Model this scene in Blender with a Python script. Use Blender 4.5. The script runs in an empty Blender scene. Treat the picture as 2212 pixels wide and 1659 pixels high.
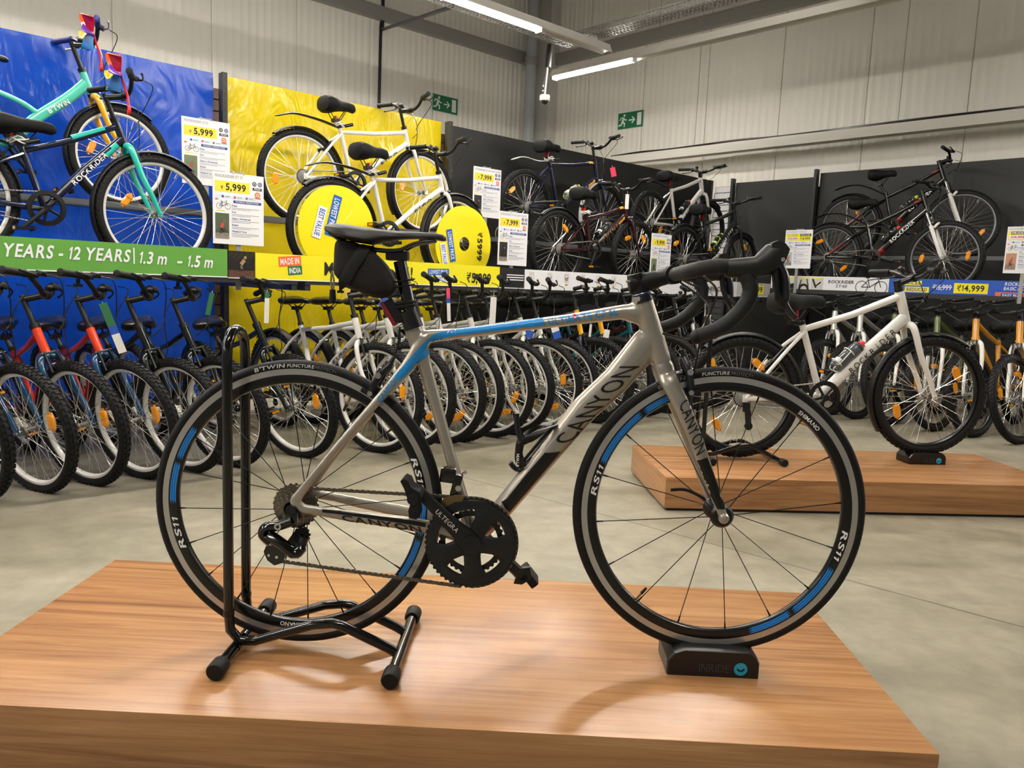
import bpy, bmesh, math, random
from mathutils import Vector as V, Matrix as MX, noise
from mathutils.bvhtree import BVHTree
PI = math.pi
SC = bpy.context.scene
COL = SC.collection

# ---------------------------------------------------------------- camera, world, exposure
F_PX, PITCH, ROLL, EYE = 1674.8, .1296, .0404, 1.043
cam_data = bpy.data.cameras.new('camera')
cam_data.sensor_fit = 'HORIZONTAL'
cam_data.sensor_width = 36.0
cam_data.lens = F_PX / 2212 * 36.0
cam_data.clip_start, cam_data.clip_end = .05, 80
cam = bpy.data.objects.new('camera', cam_data)
COL.objects.link(cam)
_f = V((0, math.cos(PITCH), -math.sin(PITCH)))
_r, _u = V((1, 0, 0)), V((0, math.sin(PITCH), math.cos(PITCH)))
_c, _s = math.cos(ROLL), math.sin(ROLL)
_r, _u = _c * _r + _s * _u, -_s * _r + _c * _u
m4 = MX.Identity(4)
for i in range(3):
    m4[i][0], m4[i][1], m4[i][2] = _r[i], _u[i], -_f[i]
m4.translation = (0, 0, EYE)
cam.matrix_world = m4
SC.camera = cam

w = bpy.data.worlds.new('store_world')
SC.world = w
w.use_nodes = True
w.node_tree.nodes['Background'].inputs[0].default_value = (1.0, .97, .93, 1)
w.node_tree.nodes['Background'].inputs[1].default_value = .12
SC.view_settings.view_transform = 'Standard'
SC.view_settings.look = 'None'
SC.view_settings.gamma = 1
SC.view_settings.use_curve_mapping = False
SC.view_settings.exposure = .90
SC.cycles.max_bounces = 7
SC.cycles.diffuse_bounces = 4
SC.cycles.glossy_bounces = 4
TUBE_POWER = 62.0

# ---------------------------------------------------------------- store axes
TH = .8195
DL = V((math.sin(TH), math.cos(TH), 0)); NL = V((math.cos(TH), -math.sin(TH), 0))     # left wall: along, into the room
DR = NL.copy(); NR = -DL                                                              # right wall
YL, YR = PI / 2 - TH, -TH                                                             # yaw of local X along each wall


def LW(s, n, z): return DL * s + NL * n + V((0, 0, z))
def RW(s, n, z): return DR * s + NR * n + V((0, 0, z))


# ---------------------------------------------------------------- materials
MATS = {}


def lin(h):
    h = h.lstrip('#')
    out = []
    for i in (0, 2, 4):
        c = int(h[i:i + 2], 16) / 255
        out.append(c / 12.92 if c <= .04045 else ((c + .055) / 1.055) ** 2.4)
    return tuple(out) + (1,)


def mat(name, col='#808080', rough=.5, metal=0., coat=0., emit=0., trans=0., spec=.5):
    if name in MATS: return MATS[name]
    m = bpy.data.materials.new(name); m.use_nodes = True
    b = m.node_tree.nodes['Principled BSDF']
    b.inputs['Base Color'].default_value = lin(col)
    b.inputs['Roughness'].default_value = rough
    b.inputs['Metallic'].default_value = metal
    b.inputs['Coat Weight'].default_value = coat
    b.inputs['Coat Roughness'].default_value = .06
    b.inputs['Specular IOR Level'].default_value = spec
    b.inputs['Transmission Weight'].default_value = trans
    if emit:
        b.inputs['Emission Color'].default_value = lin(col)
        b.inputs['Emission Strength'].default_value = emit
    MATS[name] = m
    return m


def nodes(m): return m.node_tree, m.node_tree.nodes, m.node_tree.links, m.node_tree.nodes['Principled BSDF']


def noise_mat(name, cols, scale=(1, 1, 1), nscale=4., detail=6., rough=.5, bump=0., bscale=None, metal=0., distort=0., rrange=None, spec=.5, coat=0.):
    """procedural colour from stretched noise, with optional bump"""
    if name in MATS: return MATS[name]
    m = mat(name, rough=rough, metal=metal, spec=spec, coat=coat)
    t, N, L, b = nodes(m)
    tc = N.new('ShaderNodeTexCoord'); mp = N.new('ShaderNodeMapping'); mp.inputs['Scale'].default_value = scale
    L.new(tc.outputs['Object'], mp.inputs['Vector'])
    nz = N.new('ShaderNodeTexNoise'); nz.inputs['Scale'].default_value = nscale; nz.inputs['Detail'].default_value = detail
    nz.inputs['Distortion'].default_value = distort; nz.inputs['Roughness'].default_value = .6
    L.new(mp.outputs[0], nz.inputs['Vector'])
    cr = N.new('ShaderNodeValToRGB')
    while len(cr.color_ramp.elements) < len(cols): cr.color_ramp.elements.new(.5)
    for e, (p, c) in zip(cr.color_ramp.elements, cols): e.position = p; e.color = lin(c)
    L.new(nz.outputs[0], cr.inputs[0]); L.new(cr.outputs[0], b.inputs['Base Color'])
    if rrange:
        mr = N.new('ShaderNodeMapRange'); mr.inputs[3].default_value, mr.inputs[4].default_value = rrange
        L.new(nz.outputs[0], mr.inputs[0]); L.new(mr.outputs[0], b.inputs['Roughness'])
    if bump:
        bp = N.new('ShaderNodeBump'); bp.inputs['Strength'].default_value = bump; bp.inputs['Distance'].default_value = .01
        n2 = nz
        if bscale:
            n2 = N.new('ShaderNodeTexNoise'); n2.inputs['Scale'].default_value = bscale; n2.inputs['Detail'].default_value = 3
            L.new(tc.outputs['Object'], n2.inputs['Vector'])
        L.new(n2.outputs[0], bp.inputs['Height']); L.new(bp.outputs[0], b.inputs['Normal'])
    return m


def concrete():
    m = mat('polished_concrete', rough=.4)
    t, N, L, b = nodes(m)
    tc = N.new('ShaderNodeTexCoord')
    def nz(sc, det, dist=0., vec=None):
        n = N.new('ShaderNodeTexNoise'); n.inputs['Scale'].default_value = sc; n.inputs['Detail'].default_value = det
        n.inputs['Distortion'].default_value = dist; n.inputs['Roughness'].default_value = .62
        L.new(vec or tc.outputs['Object'], n.inputs['Vector']); return n
    mp = N.new('ShaderNodeMapping'); mp.inputs['Scale'].default_value = (.6, 1.5, 1); mp.inputs['Rotation'].default_value = (0, 0, .35)
    L.new(tc.outputs['Object'], mp.inputs[0])
    a = nz(1.5, 7, .8, mp.outputs[0]); c = nz(9, 6, .2)
    cr = N.new('ShaderNodeValToRGB')
    while len(cr.color_ramp.elements) < 4: cr.color_ramp.elements.new(.5)
    for e, (p, h) in zip(cr.color_ramp.elements, ((.30, '#77725f'), (.46, '#8a8472'), (.56, '#928c7a'), (.72, '#a09a87'))): e.position = p; e.color = lin(h)
    L.new(a.outputs[0], cr.inputs[0])
    cr2 = N.new('ShaderNodeValToRGB')
    for e, (p, h) in zip(cr2.color_ramp.elements, ((.30, '#d4d4d4'), (.62, '#ffffff'))): e.position = p; e.color = lin(h)
    L.new(c.outputs[0], cr2.inputs[0])
    mx = N.new('ShaderNodeMix'); mx.data_type = 'RGBA'; mx.blend_type = 'MULTIPLY'; mx.inputs[0].default_value = .8
    L.new(cr.outputs[0], mx.inputs[6]); L.new(cr2.outputs[0], mx.inputs[7])
    # saw-cut control joint crossing the floor
    dt = N.new('ShaderNodeVectorMath'); dt.operation = 'DOT_PRODUCT'
    p, q = V((-.1, 3.937, 0)), V((1.75, 2.36, 0))
    dr = (q - p).normalized(); nn = V((-dr.y, dr.x, 0))
    dt.inputs[1].default_value = nn
    L.new(tc.outputs['Object'], dt.inputs[0])
    wob = N.new('ShaderNodeMath'); wob.operation = 'MULTIPLY_ADD'; wob.inputs[1].default_value = .008; wob.inputs[2].default_value = -nn.dot(p) - .004
    L.new(c.outputs[0], wob.inputs[0])
    ad = N.new('ShaderNodeMath'); ad.operation = 'ADD'; L.new(dt.outputs['Value'], ad.inputs[0]); L.new(wob.outputs[0], ad.inputs[1])
    ab = N.new('ShaderNodeMath'); ab.operation = 'ABSOLUTE'; L.new(ad.outputs[0], ab.inputs[0])
    lt = N.new('ShaderNodeMath'); lt.operation = 'LESS_THAN'; lt.inputs[1].default_value = .0042; L.new(ab.outputs[0], lt.inputs[0])
    mj = N.new('ShaderNodeMix'); mj.data_type = 'RGBA'; mj.inputs[7].default_value = lin('#3a352c')
    ml = N.new('ShaderNodeMath'); ml.operation = 'MULTIPLY'; ml.inputs[1].default_value = .8; L.new(lt.outputs[0], ml.inputs[0])
    L.new(ml.outputs[0], mj.inputs[0]); L.new(mx.outputs[2], mj.inputs[6]); L.new(mj.outputs[2], b.inputs['Base Color'])
    mr = N.new('ShaderNodeMapRange'); mr.inputs[3].default_value, mr.inputs[4].default_value = .34, .55
    L.new(a.outputs[0], mr.inputs[0]); L.new(mr.outputs[0], b.inputs['Roughness'])
    bp = N.new('ShaderNodeBump'); bp.inputs['Strength'].default_value = .08; bp.inputs['Distance'].default_value = .01
    L.new(c.outputs[0], bp.inputs['Height']); L.new(bp.outputs[0], b.inputs['Normal'])
    return m


def laminate(name, ramp, rough=.3, end=False):
    m = mat(name, rough=rough, spec=.5)
    t, N, L, b = nodes(m)
    tc = N.new('ShaderNodeTexCoord')
    def nz(sc, det, scale, dist=0.):
        mp = N.new('ShaderNodeMapping'); mp.inputs['Scale'].default_value = (scale[1], scale[0], scale[2]) if end else scale; L.new(tc.outputs['Object'], mp.inputs[0])
        n = N.new('ShaderNodeTexNoise'); n.inputs['Scale'].default_value = sc; n.inputs['Detail'].default_value = det
        n.inputs['Distortion'].default_value = dist; n.inputs['Roughness'].default_value = .65; L.new(mp.outputs[0], n.inputs['Vector']); return n
    a = nz(3.2, 8, (.42, 9, 9), .9); c = nz(16, 6, (.30, 22, 22), .3); d = nz(1.3, 2, (.5, 2.2, 2.2))
    ad = N.new('ShaderNodeMath'); ad.operation = 'MULTIPLY_ADD'; ad.inputs[1].default_value = .35; L.new(c.outputs[0], ad.inputs[0])
    L.new(a.outputs[0], ad.inputs[2])
    ad2 = N.new('ShaderNodeMath'); ad2.operation = 'MULTIPLY_ADD'; ad2.inputs[1].default_value = .5; L.new(d.outputs[0], ad2.inputs[0]); L.new(ad.outputs[0], ad2.inputs[2])
    cr = N.new('ShaderNodeValToRGB')
    while len(cr.color_ramp.elements) < len(ramp): cr.color_ramp.elements.new(.5)
    for e, (p, h) in zip(cr.color_ramp.elements, ramp): e.position = p; e.color = lin(h)
    mr0 = N.new('ShaderNodeMapRange'); mr0.inputs[1].default_value, mr0.inputs[2].default_value = .6, 1.22
    L.new(ad2.outputs[0], mr0.inputs[0]); L.new(mr0.outputs[0], cr.inputs[0]); L.new(cr.outputs[0], b.inputs['Base Color'])
    bp = N.new('ShaderNodeBump'); bp.inputs['Strength'].default_value = .05; bp.inputs['Distance'].default_value = .004
    L.new(c.outputs[0], bp.inputs['Height']); L.new(bp.outputs[0], b.inputs['Normal'])
    return m


M_WALL = mat('wall_panel_cream', '#ebe8df', .42)
M_STEEL = mat('grey_painted_steel', '#9a9994', .45, .2)
M_COLUMN = mat('column_paint', '#c6c4be', .5)
M_PIPE = mat('pipe_grey', '#a3a8ac', .45)
M_CEIL = mat('ceiling_sheet', '#8a8984', .7)
M_FLOOR = concrete()
WOOD_RAMP = ((0, '#6a452b'), (.28, '#8f633d'), (.55, '#a7794e'), (.8, '#b5875a'), (1, '#c3986c'))
M_WOOD = laminate('oak_laminate', WOOD_RAMP, .26); M_WOODEND = laminate('oak_laminate_end', WOOD_RAMP, .3, True)
M_BLACK = mat('satin_black', '#0c0c0d', .35)
M_GLOSSBLACK = mat('gloss_black_paint', '#040404', .16, coat=.35)
M_MATTE = mat('matte_black_rubber', '#0a0a0b', .6, spec=.35)
M_TYRE = noise_mat('tyre_rubber', ((.3, '#0c0c0d'), (.7, '#141415')), nscale=30, rough=.6, spec=.3)
M_CHROME = mat('chrome', '#d8d8d6', .18, 1.)
M_ALU = mat('alloy', '#b9b8b4', .32, .9)
M_SPOKE = mat('spoke_steel', '#e6e5e0', .25, .85)
M_DARKSPOKE = mat('spoke_black', '#0b0b0c', .35, .5)
M_AMBER = mat('amber_reflector', '#f09a0c', .22, coat=.6)
M_RED = mat('red_plastic', '#c0121a', .25, coat=.5)
M_WHITE = mat('white_card', '#e9eaee', .45)
M_YELLOW = mat('yellow_print', '#f2e50f', .5)
M_INK = mat('black_ink', '#0d0d0d', .6)
M_GREYINK = mat('grey_ink', '#8a8c92', .6)
M_BLUEINK = mat('blue_print', '#0f5cb8', .5)
M_NAVYINK = mat('navy_print', '#24408f', .5)
M_GREENINK = mat('green_print', '#12733f', .5)
M_ORANGEINK = mat('orange_print', '#ee6a35', .5)
M_REDINK = mat('red_print', '#d63a36', .5)


# ---------------------------------------------------------------- mesh building
class MB:
    def __init__(s): s.v, s.f, s.mi, s.mats = [], [], [], []

    def m(s, mt):
        if mt not in s.mats: s.mats.append(mt)
        return s.mats.index(mt)

    def add(s, mt, vs, fs):
        o = len(s.v); k = s.m(mt)
        s.v.extend([tuple(v) for v in vs]); s.f.extend([tuple(o + i for i in f) for f in fs]); s.mi.extend([k] * len(fs))

    def box(s, mt, c, sz, R=None, taper=None):
        x, y, z = sz[0] / 2, sz[1] / 2, sz[2] / 2
        t = taper or (1, 1)
        vs = [V((sx * x * (t[0] if sz_ > 0 else 1), sy * y * (t[1] if sz_ > 0 else 1), sz_ * z)) for sz_ in (-1, 1) for sy in (-1, 1) for sx in (-1, 1)]
        if R is not None: vs = [R @ v for v in vs]
        c = V(c)
        s.add(mt, [v + c for v in vs], [(0, 2, 3, 1), (4, 5, 7, 6), (0, 1, 5, 4), (2, 6, 7, 3), (0, 4, 6, 2), (1, 3, 7, 5)])

    def cham(s, mt, c, sz, b, R=None):
        """box with chamfered edges"""
        bm = bmesh.new(); bmesh.ops.create_cube(bm, size=1)
        for v in bm.verts: v.co = V((v.co.x * sz[0], v.co.y * sz[1], v.co.z * sz[2]))
        bmesh.ops.bevel(bm, geom=bm.edges[:], offset=b, segments=2, affect='EDGES', profile=.7)
        s.bm(mt, bm, (MX.Translation(V(c)) @ (R.to_4x4() if R is not None else MX.Identity(4))))

    def bm(s, mt, bm, mx=None):
        bm.verts.index_update()
        vs = [(mx @ v.co if mx is not None else v.co.copy()) for v in bm.verts]
        s.add(mt, vs, [[v.index for v in f.verts] for f in bm.faces]); bm.free()

    def tube(s, mt, pts, r, seg=8, closed=False, caps=True, ref=None):
        """swept tube; r: number, list of numbers or list of (along ref, across) pairs"""
        P = [V(p) for p in pts]; n = len(P)
        rs = r if isinstance(r, (list, tuple)) and len(r) == n else [r] * n
        tan = []
        for i in range(n):
            a = P[(i - 1) % n] if (closed or i > 0) else P[i]; b = P[(i + 1) % n] if (closed or i < n - 1) else P[i]
            tan.append((b - a).normalized())
        nv = V(ref) if ref is not None else (V((0, 0, 1)) if abs(tan[0].z) < .9 else V((1, 0, 0)))
        vs = []; prev = None
        for i in range(n):
            t = tan[i]
            if ref is not None: nv = V(ref)
            q = nv - t * nv.dot(t)
            if q.length < 1e-6: q = t.orthogonal()
            q.normalize(); nv = q; b = t.cross(q)
            ra, rb = rs[i] if isinstance(rs[i], (list, tuple)) else (rs[i], rs[i])
            for k in range(seg):
                a = 2 * PI * k / seg
                vs.append(P[i] + q * (ra * math.cos(a)) + b * (rb * math.sin(a)))
        fs = []
        for i in range(n if closed else n - 1):
            j = (i + 1) % n
            for k in range(seg):
                l = (k + 1) % seg
                fs.append((i * seg + k, i * seg + l, j * seg + l, j * seg + k))
        if caps and not closed:
            fs.append(tuple(reversed(range(seg)))); fs.append(tuple((n - 1) * seg + k for k in range(seg)))
        s.add(mt, vs, fs)

    def cyl(s, mt, a, b, r, seg=12): s.tube(mt, [a, b], r, seg)

    def lathe(s, mt, prof, n=48, a0=0., a1=None, c=(0, 0, 0), loop=True, axis='Y'):
        """revolve (radius, offset) profile about an axis; a1 given = partial sweep"""
        full = a1 is None
        k = len(prof); vs = []; c = V(c)
        cnt = n if full else n + 1
        for i in range(cnt):
            a = 2 * PI * i / n if full else a0 + (a1 - a0) * i / n
            ca, sa = math.cos(a), math.sin(a)
            for r, y in prof:
                vs.append(c + (V((r * ca, y, r * sa)) if axis == 'Y' else V((r * ca, r * sa, y)) if axis == 'Z' else V((y, r * ca, r * sa))))
        fs = []
        for i in range(n):
            j = (i + 1) % cnt
            for q in range(k if loop else k - 1):
                l = (q + 1) % k
                fs.append((i * k + q, j * k + q, j * k + l, i * k + l))
        if not full and loop:
            fs.append(tuple(range(k))); fs.append(tuple(reversed([n * k + q for q in range(k)])))
        s.add(mt, vs, fs)

    def prism(s, mt, poly, y0, y1, mx=None):
        """polygon in (x, z) given depth along y"""
        n = len(poly)
        vs = [V((x, y0, z)) for x, z in poly] + [V((x, y1, z)) for x, z in poly]
        if mx is not None: vs = [mx @ v for v in vs]
        fs = [tuple(range(n)), tuple(reversed(range(n, 2 * n)))]
        for i in range(n): j = (i + 1) % n; fs.append((i, i + n, j + n, j))
        s.add(mt, vs, fs)

    def ball(s, mt, c, r, seg=12, rings=8, scl=(1, 1, 1)):
        vs = []; c = V(c)
        for i in range(rings + 1):
            t = PI * i / rings
            for k in range(seg):
                a = 2 * PI * k / seg
                vs.append(c + V((r * math.sin(t) * math.cos(a) * scl[0], r * math.sin(t) * math.sin(a) * scl[1], r * math.cos(t) * scl[2])))
        fs = []
        for i in range(rings):
            for k in range(seg):
                l = (k + 1) % seg
                fs.append((i * seg + k, (i + 1) * seg + k, (i + 1) * seg + l, i * seg + l))
        s.add(mt, vs, fs)

    def loft(s, mt, rings, caps=True):
        n = len(rings[0]); vs = [p for r in rings for p in r]; fs = []
        for i in range(len(rings) - 1):
            for k in range(n):
                l = (k + 1) % n
                fs.append((i * n + k, i * n + l, (i + 1) * n + l, (i + 1) * n + k))
        if caps: fs.append(tuple(reversed(range(n)))); fs.append(tuple((len(rings) - 1) * n + k for k in range(n)))
        s.add(mt, vs, fs)

    def mesh(s, name, sharp=40):
        me = bpy.data.meshes.new(name)
        me.from_pydata(s.v, [], s.f)
        for mt in s.mats: me.materials.append(mt)
        me.polygons.foreach_set('material_index', s.mi)
        me.polygons.foreach_set('use_smooth', [True] * len(s.f))
        me.update()
        me.set_sharp_from_angle(angle=math.radians(sharp))
        return me

    def build(s, name, parent=None, loc=None, rz=0., sharp=40):
        return link(name, s.mesh(name, sharp), parent, loc, rz)


def link(name, me, parent=None, loc=None, rz=0.):
    o = bpy.data.objects.new(name, me); COL.objects.link(o)
    if parent is not None: o.parent = parent
    if loc is not None: o.location = loc
    if rz: o.rotation_euler = (0, 0, rz)
    return o


def tag(o, label=None, cat=None, group=None, kind=None):
    if label: o['label'] = label
    if cat: o['category'] = cat
    if group: o['group'] = group
    if kind: o['kind'] = kind
    return o


def thing(name, label, cat, loc=(0, 0, 0), rz=0., group=None, M=None):
    o = bpy.data.objects.new(name, None); COL.objects.link(o)
    o.empty_display_size = .1
    if M is not None: o.matrix_world = M
    else: o.location = loc; o.rotation_euler = (0, 0, rz)
    return tag(o, label, cat, group)


def struct(name, mb, loc=None, rz=0.):
    return tag(mb.build(name, None, loc, rz), kind='structure')


def arc(c, r, a0, a1, n, y=0.):
    return [V((c[0] + r * math.cos(a0 + (a1 - a0) * i / n), y, c[1] + r * math.sin(a0 + (a1 - a0) * i / n))) for i in range(n + 1)]


def smooth(pts, n=6, closed=False):
    """Catmull-Rom through points"""
    P = [V(p) for p in pts]; out = []; k = len(P)
    for i in range(k if closed else k - 1):
        p1, p2 = P[i], P[(i + 1) % k]
        p0 = P[i - 1] if (i or closed) else p1 + (p1 - p2)
        p3 = P[(i + 2) % k] if (closed or i + 2 < k) else p2 + (p2 - p1)
        for j in range(n):
            t = j / n
            out.append(.5 * ((2 * p1) + (-p0 + p2) * t + (2 * p0 - 5 * p1 + 4 * p2 - p3) * t * t + (-p0 + 3 * p1 - 3 * p2 + p3) * t ** 3))
    if not closed: out.append(P[-1])
    return out


# ---------------------------------------------------------------- lettering
GLY = {}


def make_glyphs():
    chars = "ABCDEFGHIJKLMNOPQRSTUVWXYZabcdefghijklmnopqrstuvwxyz0123456789₹|-+!,.&'/"
    tmp = []
    for bold in (0, 1):
        for ch in chars:
            c = bpy.data.curves.new('glyph', 'FONT'); c.body = ch; c.resolution_u = 3
            if bold and ch != '₹': c.offset = .022
            o = bpy.data.objects.new('glyph', c); COL.objects.link(o); tmp.append((bold, ch, o))
    dg = bpy.context.evaluated_depsgraph_get()
    for bold, ch, o in tmp:
        me = bpy.data.meshes.new_from_object(o.evaluated_get(dg))
        vs = [(v.co.x / .682, v.co.y / .682) for v in me.vertices]
        GLY[(bold, ch)] = (vs, [tuple(p.vertices) for p in me.polygons], max((v[0] for v in vs), default=.3) + .09)
        bpy.data.meshes.remove(me)
    for b_, w_ in ((0, .105), (1, .150)):     # a figure one with a flag
        x1 = .33
        GLY[(b_, '1')] = ([(x1 - w_, 0), (x1, 0), (x1, 1.0), (x1 - w_ * .9, 1.0), (.03, .80), (.03, .80 - w_ * .95), (x1 - w_, .86 - w_ * .5)], [(0, 1, 2, 3, 6), (3, 4, 5, 6)], x1 + .16)
    for _, _, o in tmp:
        c = o.data; bpy.data.objects.remove(o); bpy.data.curves.remove(c)


make_glyphs()


def text2d(st, bold=0):
    """vertices and faces of a line of text, capital height 1"""
    vs, fs, x = [], [], 0.
    for ch in st:
        if ch == ' ': x += .42; continue
        g = GLY[(bold, ch)]; o = len(vs)
        vs.extend([(x + a, b) for a, b in g[0]]); fs.extend([tuple(o + i for i in f) for f in g[1]]); x += g[2]
    return vs, fs, x


class Face:
    """a flat printed face: o + ux*x + uy*y, layers lifted along un"""
    def __init__(s, mb, o, ux=(1, 0, 0), uy=(0, 0, 1), un=(0, -1, 0), step=.0005):
        s.mb, s.o, s.ux, s.uy, s.un, s.st = mb, V(o), V(ux), V(uy), V(un), step

    def p(s, x, y, l): return s.o + s.ux * x + s.uy * y + s.un * (l * s.st)
    def rect(s, mt, x0, y0, x1, y1, l=1): s.mb.add(mt, [s.p(x0, y0, l), s.p(x1, y0, l), s.p(x1, y1, l), s.p(x0, y1, l)], [(0, 1, 2, 3)])
    def poly(s, mt, pts, l=1): s.mb.add(mt, [s.p(x, y, l) for x, y in pts], [tuple(range(len(pts)))])

    def line(s, mt, x0, y0, x1, y1, w, l=2):
        d = V((x1 - x0, y1 - y0)).normalized(); a = V((-d.y, d.x)) * w / 2
        s.poly(mt, [(x0 - a.x, y0 - a.y), (x1 - a.x, y1 - a.y), (x1 + a.x, y1 + a.y), (x0 + a.x, y0 + a.y)], l)

    def ring(s, mt, x, y, r, w, l=2, n=24, a0=0., a1=2 * PI):
        vs = []
        for i in range(n + 1):
            a = a0 + (a1 - a0) * i / n
            for q in (r - w, r): vs.append(s.p(x + q * math.cos(a), y + q * math.sin(a), l))
        s.mb.add(mt, vs, [(2 * i, 2 * i + 1, 2 * i + 3, 2 * i + 2) for i in range(n)])

    def disc(s, mt, x, y, r, l=2, n=20): s.poly(mt, [(x + r * math.cos(2 * PI * i / n), y + r * math.sin(2 * PI * i / n)) for i in range(n)], l)

    def text(s, mt, st, x, y, h, bold=1, width=None, shear=0., align='L', rot=0., l=3, sx=1.):
        vs, fs, W = text2d(st, bold)
        k = (width / (W * h)) if width else sx
        off = {'L': 0, 'C': -W / 2, 'R': -W}[align]
        c, n = math.cos(rot), math.sin(rot)
        out = []
        for a, b in vs:
            u, v = (a + off) * h * k + b * h * shear, b * h
            out.append(s.p(x + u * c - v * n, y + u * n + v * c, l))
        s.mb.add(mt, out, fs)

    def bike(s, mt, x, y, sc, fmt=None, l=2):
        """a small line picture of a bicycle, sc = wheelbase"""
        fmt = fmt or mt; w = .035 * sc
        for cx in (0, 1): s.ring(mt, x + cx * sc, y, .33 * sc, w, l)
        P = {k: (x + a * sc, y + b * sc) for k, (a, b) in dict(r=(0, 0), f=(1, 0), b=(.42, .0), s=(.32, .36), h=(.82, .46), c=(.88, .33), t=(.28, .5), g=(.80, .58)).items()}
        for a, b in ('rb', 'bs', 'rs', 'sh', 'bc', 'hc', 'cf', 'st', 'hg'): s.line(fmt, *P[a], *P[b], w * 1.2, l + 1)
        s.line(mt, P['t'][0] - .1 * sc, P['t'][1], P['t'][0] + .12 * sc, P['t'][1], w * 2, l + 1)
        s.line(mt, P['g'][0] - .06 * sc, P['g'][1], P['g'][0] + .1 * sc, P['g'][1] + .03 * sc, w * 1.3, l + 1)


# ---------------------------------------------------------------- bicycles: shared part meshes
CACHE = {}


def cached(key, fn):
    if key not in CACHE: CACHE[key] = fn()
    return CACHE[key]


def paint(name, col, rough=.22, coat=.6, metal=0.): return mat('paint_' + name, col, rough, metal, coat)


P_WHITE = paint('white', '#e6e5e0'); P_LGREY = paint('light_grey', '#cfcdc8'); P_TEAL = paint('teal', '#55cdb4')
P_TURQ = paint('turquoise', '#2bbfae'); P_NAVY = paint('navy', '#0a1230'); P_DNAVY = paint('dark_navy', '#070d20')
P_MAROON = paint('maroon', '#33070f'); P_CHAR = paint('charcoal', '#191b1f'); P_BLK = paint('black', '#08080a')
P_RED = paint('red', '#b81a10'); P_ORANGE = paint('orange', '#ff4a1c'); P_PETROL = paint('petrol_blue', '#0c3f66')
P_GREEN = paint('dark_green', '#04120f'); P_OLIVE = paint('olive', '#4d5a23'); P_GOLD = paint('golden_yellow', '#cf8f1c')
P_YEL = paint('yellow', '#f4b41a'); P_DTEAL = paint('dark_teal', '#0a5560'); P_SILV = paint('pale_silver', '#b9b9b6', .3, .3, .5)
RIM_SIL = mat('rim_silver', '#ebe9e3', .32, .15); RIM_BLK = mat('rim_black', '#0c0c0d', .3)
M_PLAST = mat('black_plastic', '#0c0c0d', .42, spec=.4)
M_LEATHER = mat('saddle_vinyl', '#0b0b0c', .3, coat=.25)


def tyre_mesh(R, tw, knobs):
    mb = MB(); rc = R - tw * 1.0
    prof = [(rc + tw * .98 * math.cos(a), tw * 1.02 * math.sin(a)) for a in [math.radians(x) for x in (-128, -100, -70, -40, -15, 15, 40, 70, 100, 128)]]
    mb.lathe(M_TYRE, prof, 72)
    if knobs:
        n = 66
        for i in range(n):
            a = 2 * PI * i / n
            for row, (el, da, ln, wd) in enumerate(((0, 0, .016, .016), (34, .5, .015, .009), (-34, .5, .015, .009), (62, 0, .011, .008), (-62, 0, .011, .008))):
                e = math.radians(el); aa = a + da * 2 * PI / n
                ra = rc + (tw + .0012) * math.cos(e); y = (tw + .0012) * math.sin(e)
                er = V((math.cos(aa), 0, math.sin(aa))); et = V((-math.sin(aa), 0, math.cos(aa))); ey = V((0, 1, 0))
                no = er * math.cos(e) + ey * math.sin(e); bi = ey * math.cos(e) - er * math.sin(e)
                Rm = MX((et, bi, no)).transposed()
                mb.box(M_TYRE, er * ra + ey * y, (ln, wd, .006), Rm)
    return mb.mesh('tyre')


def rim_mesh(R, tw, m):
    mb = MB(); ro = R - tw * 1.55
    mb.lathe(m, [(ro, -.0125), (ro - .012, -.0125), (ro - .019, -.006), (ro - .019, .006), (ro - .012, .0125), (ro, .0125)], 72)
    return mb.mesh('rim')


def spoke_mesh(R, tw, m, n=36, rad=.0012):
    mb = MB(); ro = R - tw * 1.55 - .017
    for i in range(n):
        side = -1 if i % 2 else 1
        a = 2 * PI * i / n; cross = (1 if (i // 2) % 2 else -1) * 1.05
        ah = a + cross
        mb.tube(m, [(.021 * math.cos(ah), side * .029, .021 * math.sin(ah)), (ro * math.cos(a), side * .003, ro * math.sin(a))], rad, 4, caps=False)
    a = 1.1   # valve
    mb.cyl(M_ALU, (ro * math.cos(a), 0, ro * math.sin(a)), ((ro - .035) * math.cos(a), 0, (ro - .035) * math.sin(a)), .0035, 6)
    return mb.mesh('spokes')


def hub_mesh():
    mb = MB()
    mb.lathe(mat('hub_alloy', '#7d7c79', .4, .8), [(.006, -.05), (.006, -.036), (.019, -.034), (.019, -.029), (.011, -.024), (.011, .024), (.019, .029), (.019, .034), (.006, .036), (.006, .05)], 16, loop=False)
    mb.cyl(M_CHROME, (0, -.062, 0), (0, -.05, 0), .009, 6); mb.cyl(M_CHROME, (0, .05, 0), (0, .062, 0), .009, 6)
    return mb.mesh('hub')


def reflector_mesh():
    mb = MB()
    pts = [(-.014, -.036), (.014, -.036), (.019, -.024), (.019, .024), (.014, .036), (-.014, .036), (-.019, .024), (-.019, -.024)]
    for s in (-1, 1):
        rings = []
        for k, y in ((1, 0), (1, .006), (.7, .010)):
            rings.append([V((x * k, s * y, z * (.9 if k < 1 else 1))) for x, z in pts])
        mb.loft(M_AMBER, rings)
    mb.box(M_AMBER, (0, 0, .04), (.010, .008, .012)); mb.box(M_AMBER, (0, 0, -.04), (.010, .008, .012))
    return mb.mesh('reflector', 25)


def sprocket_mesh(big=.055):
    mb = MB()
    for i in range(6):
        r = big - i * .0055; y = -.030 - i * .0035; n = 26 - 2 * i
        poly = []
        for k in range(n * 2): q = r if k % 2 else r - .004; poly.append((q * math.cos(PI * k / n), q * math.sin(PI * k / n)))
        mb.prism(M_STEEL if i else M_BLACK, poly, y, y - .0018)
    return mb.mesh('sprocket')


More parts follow.
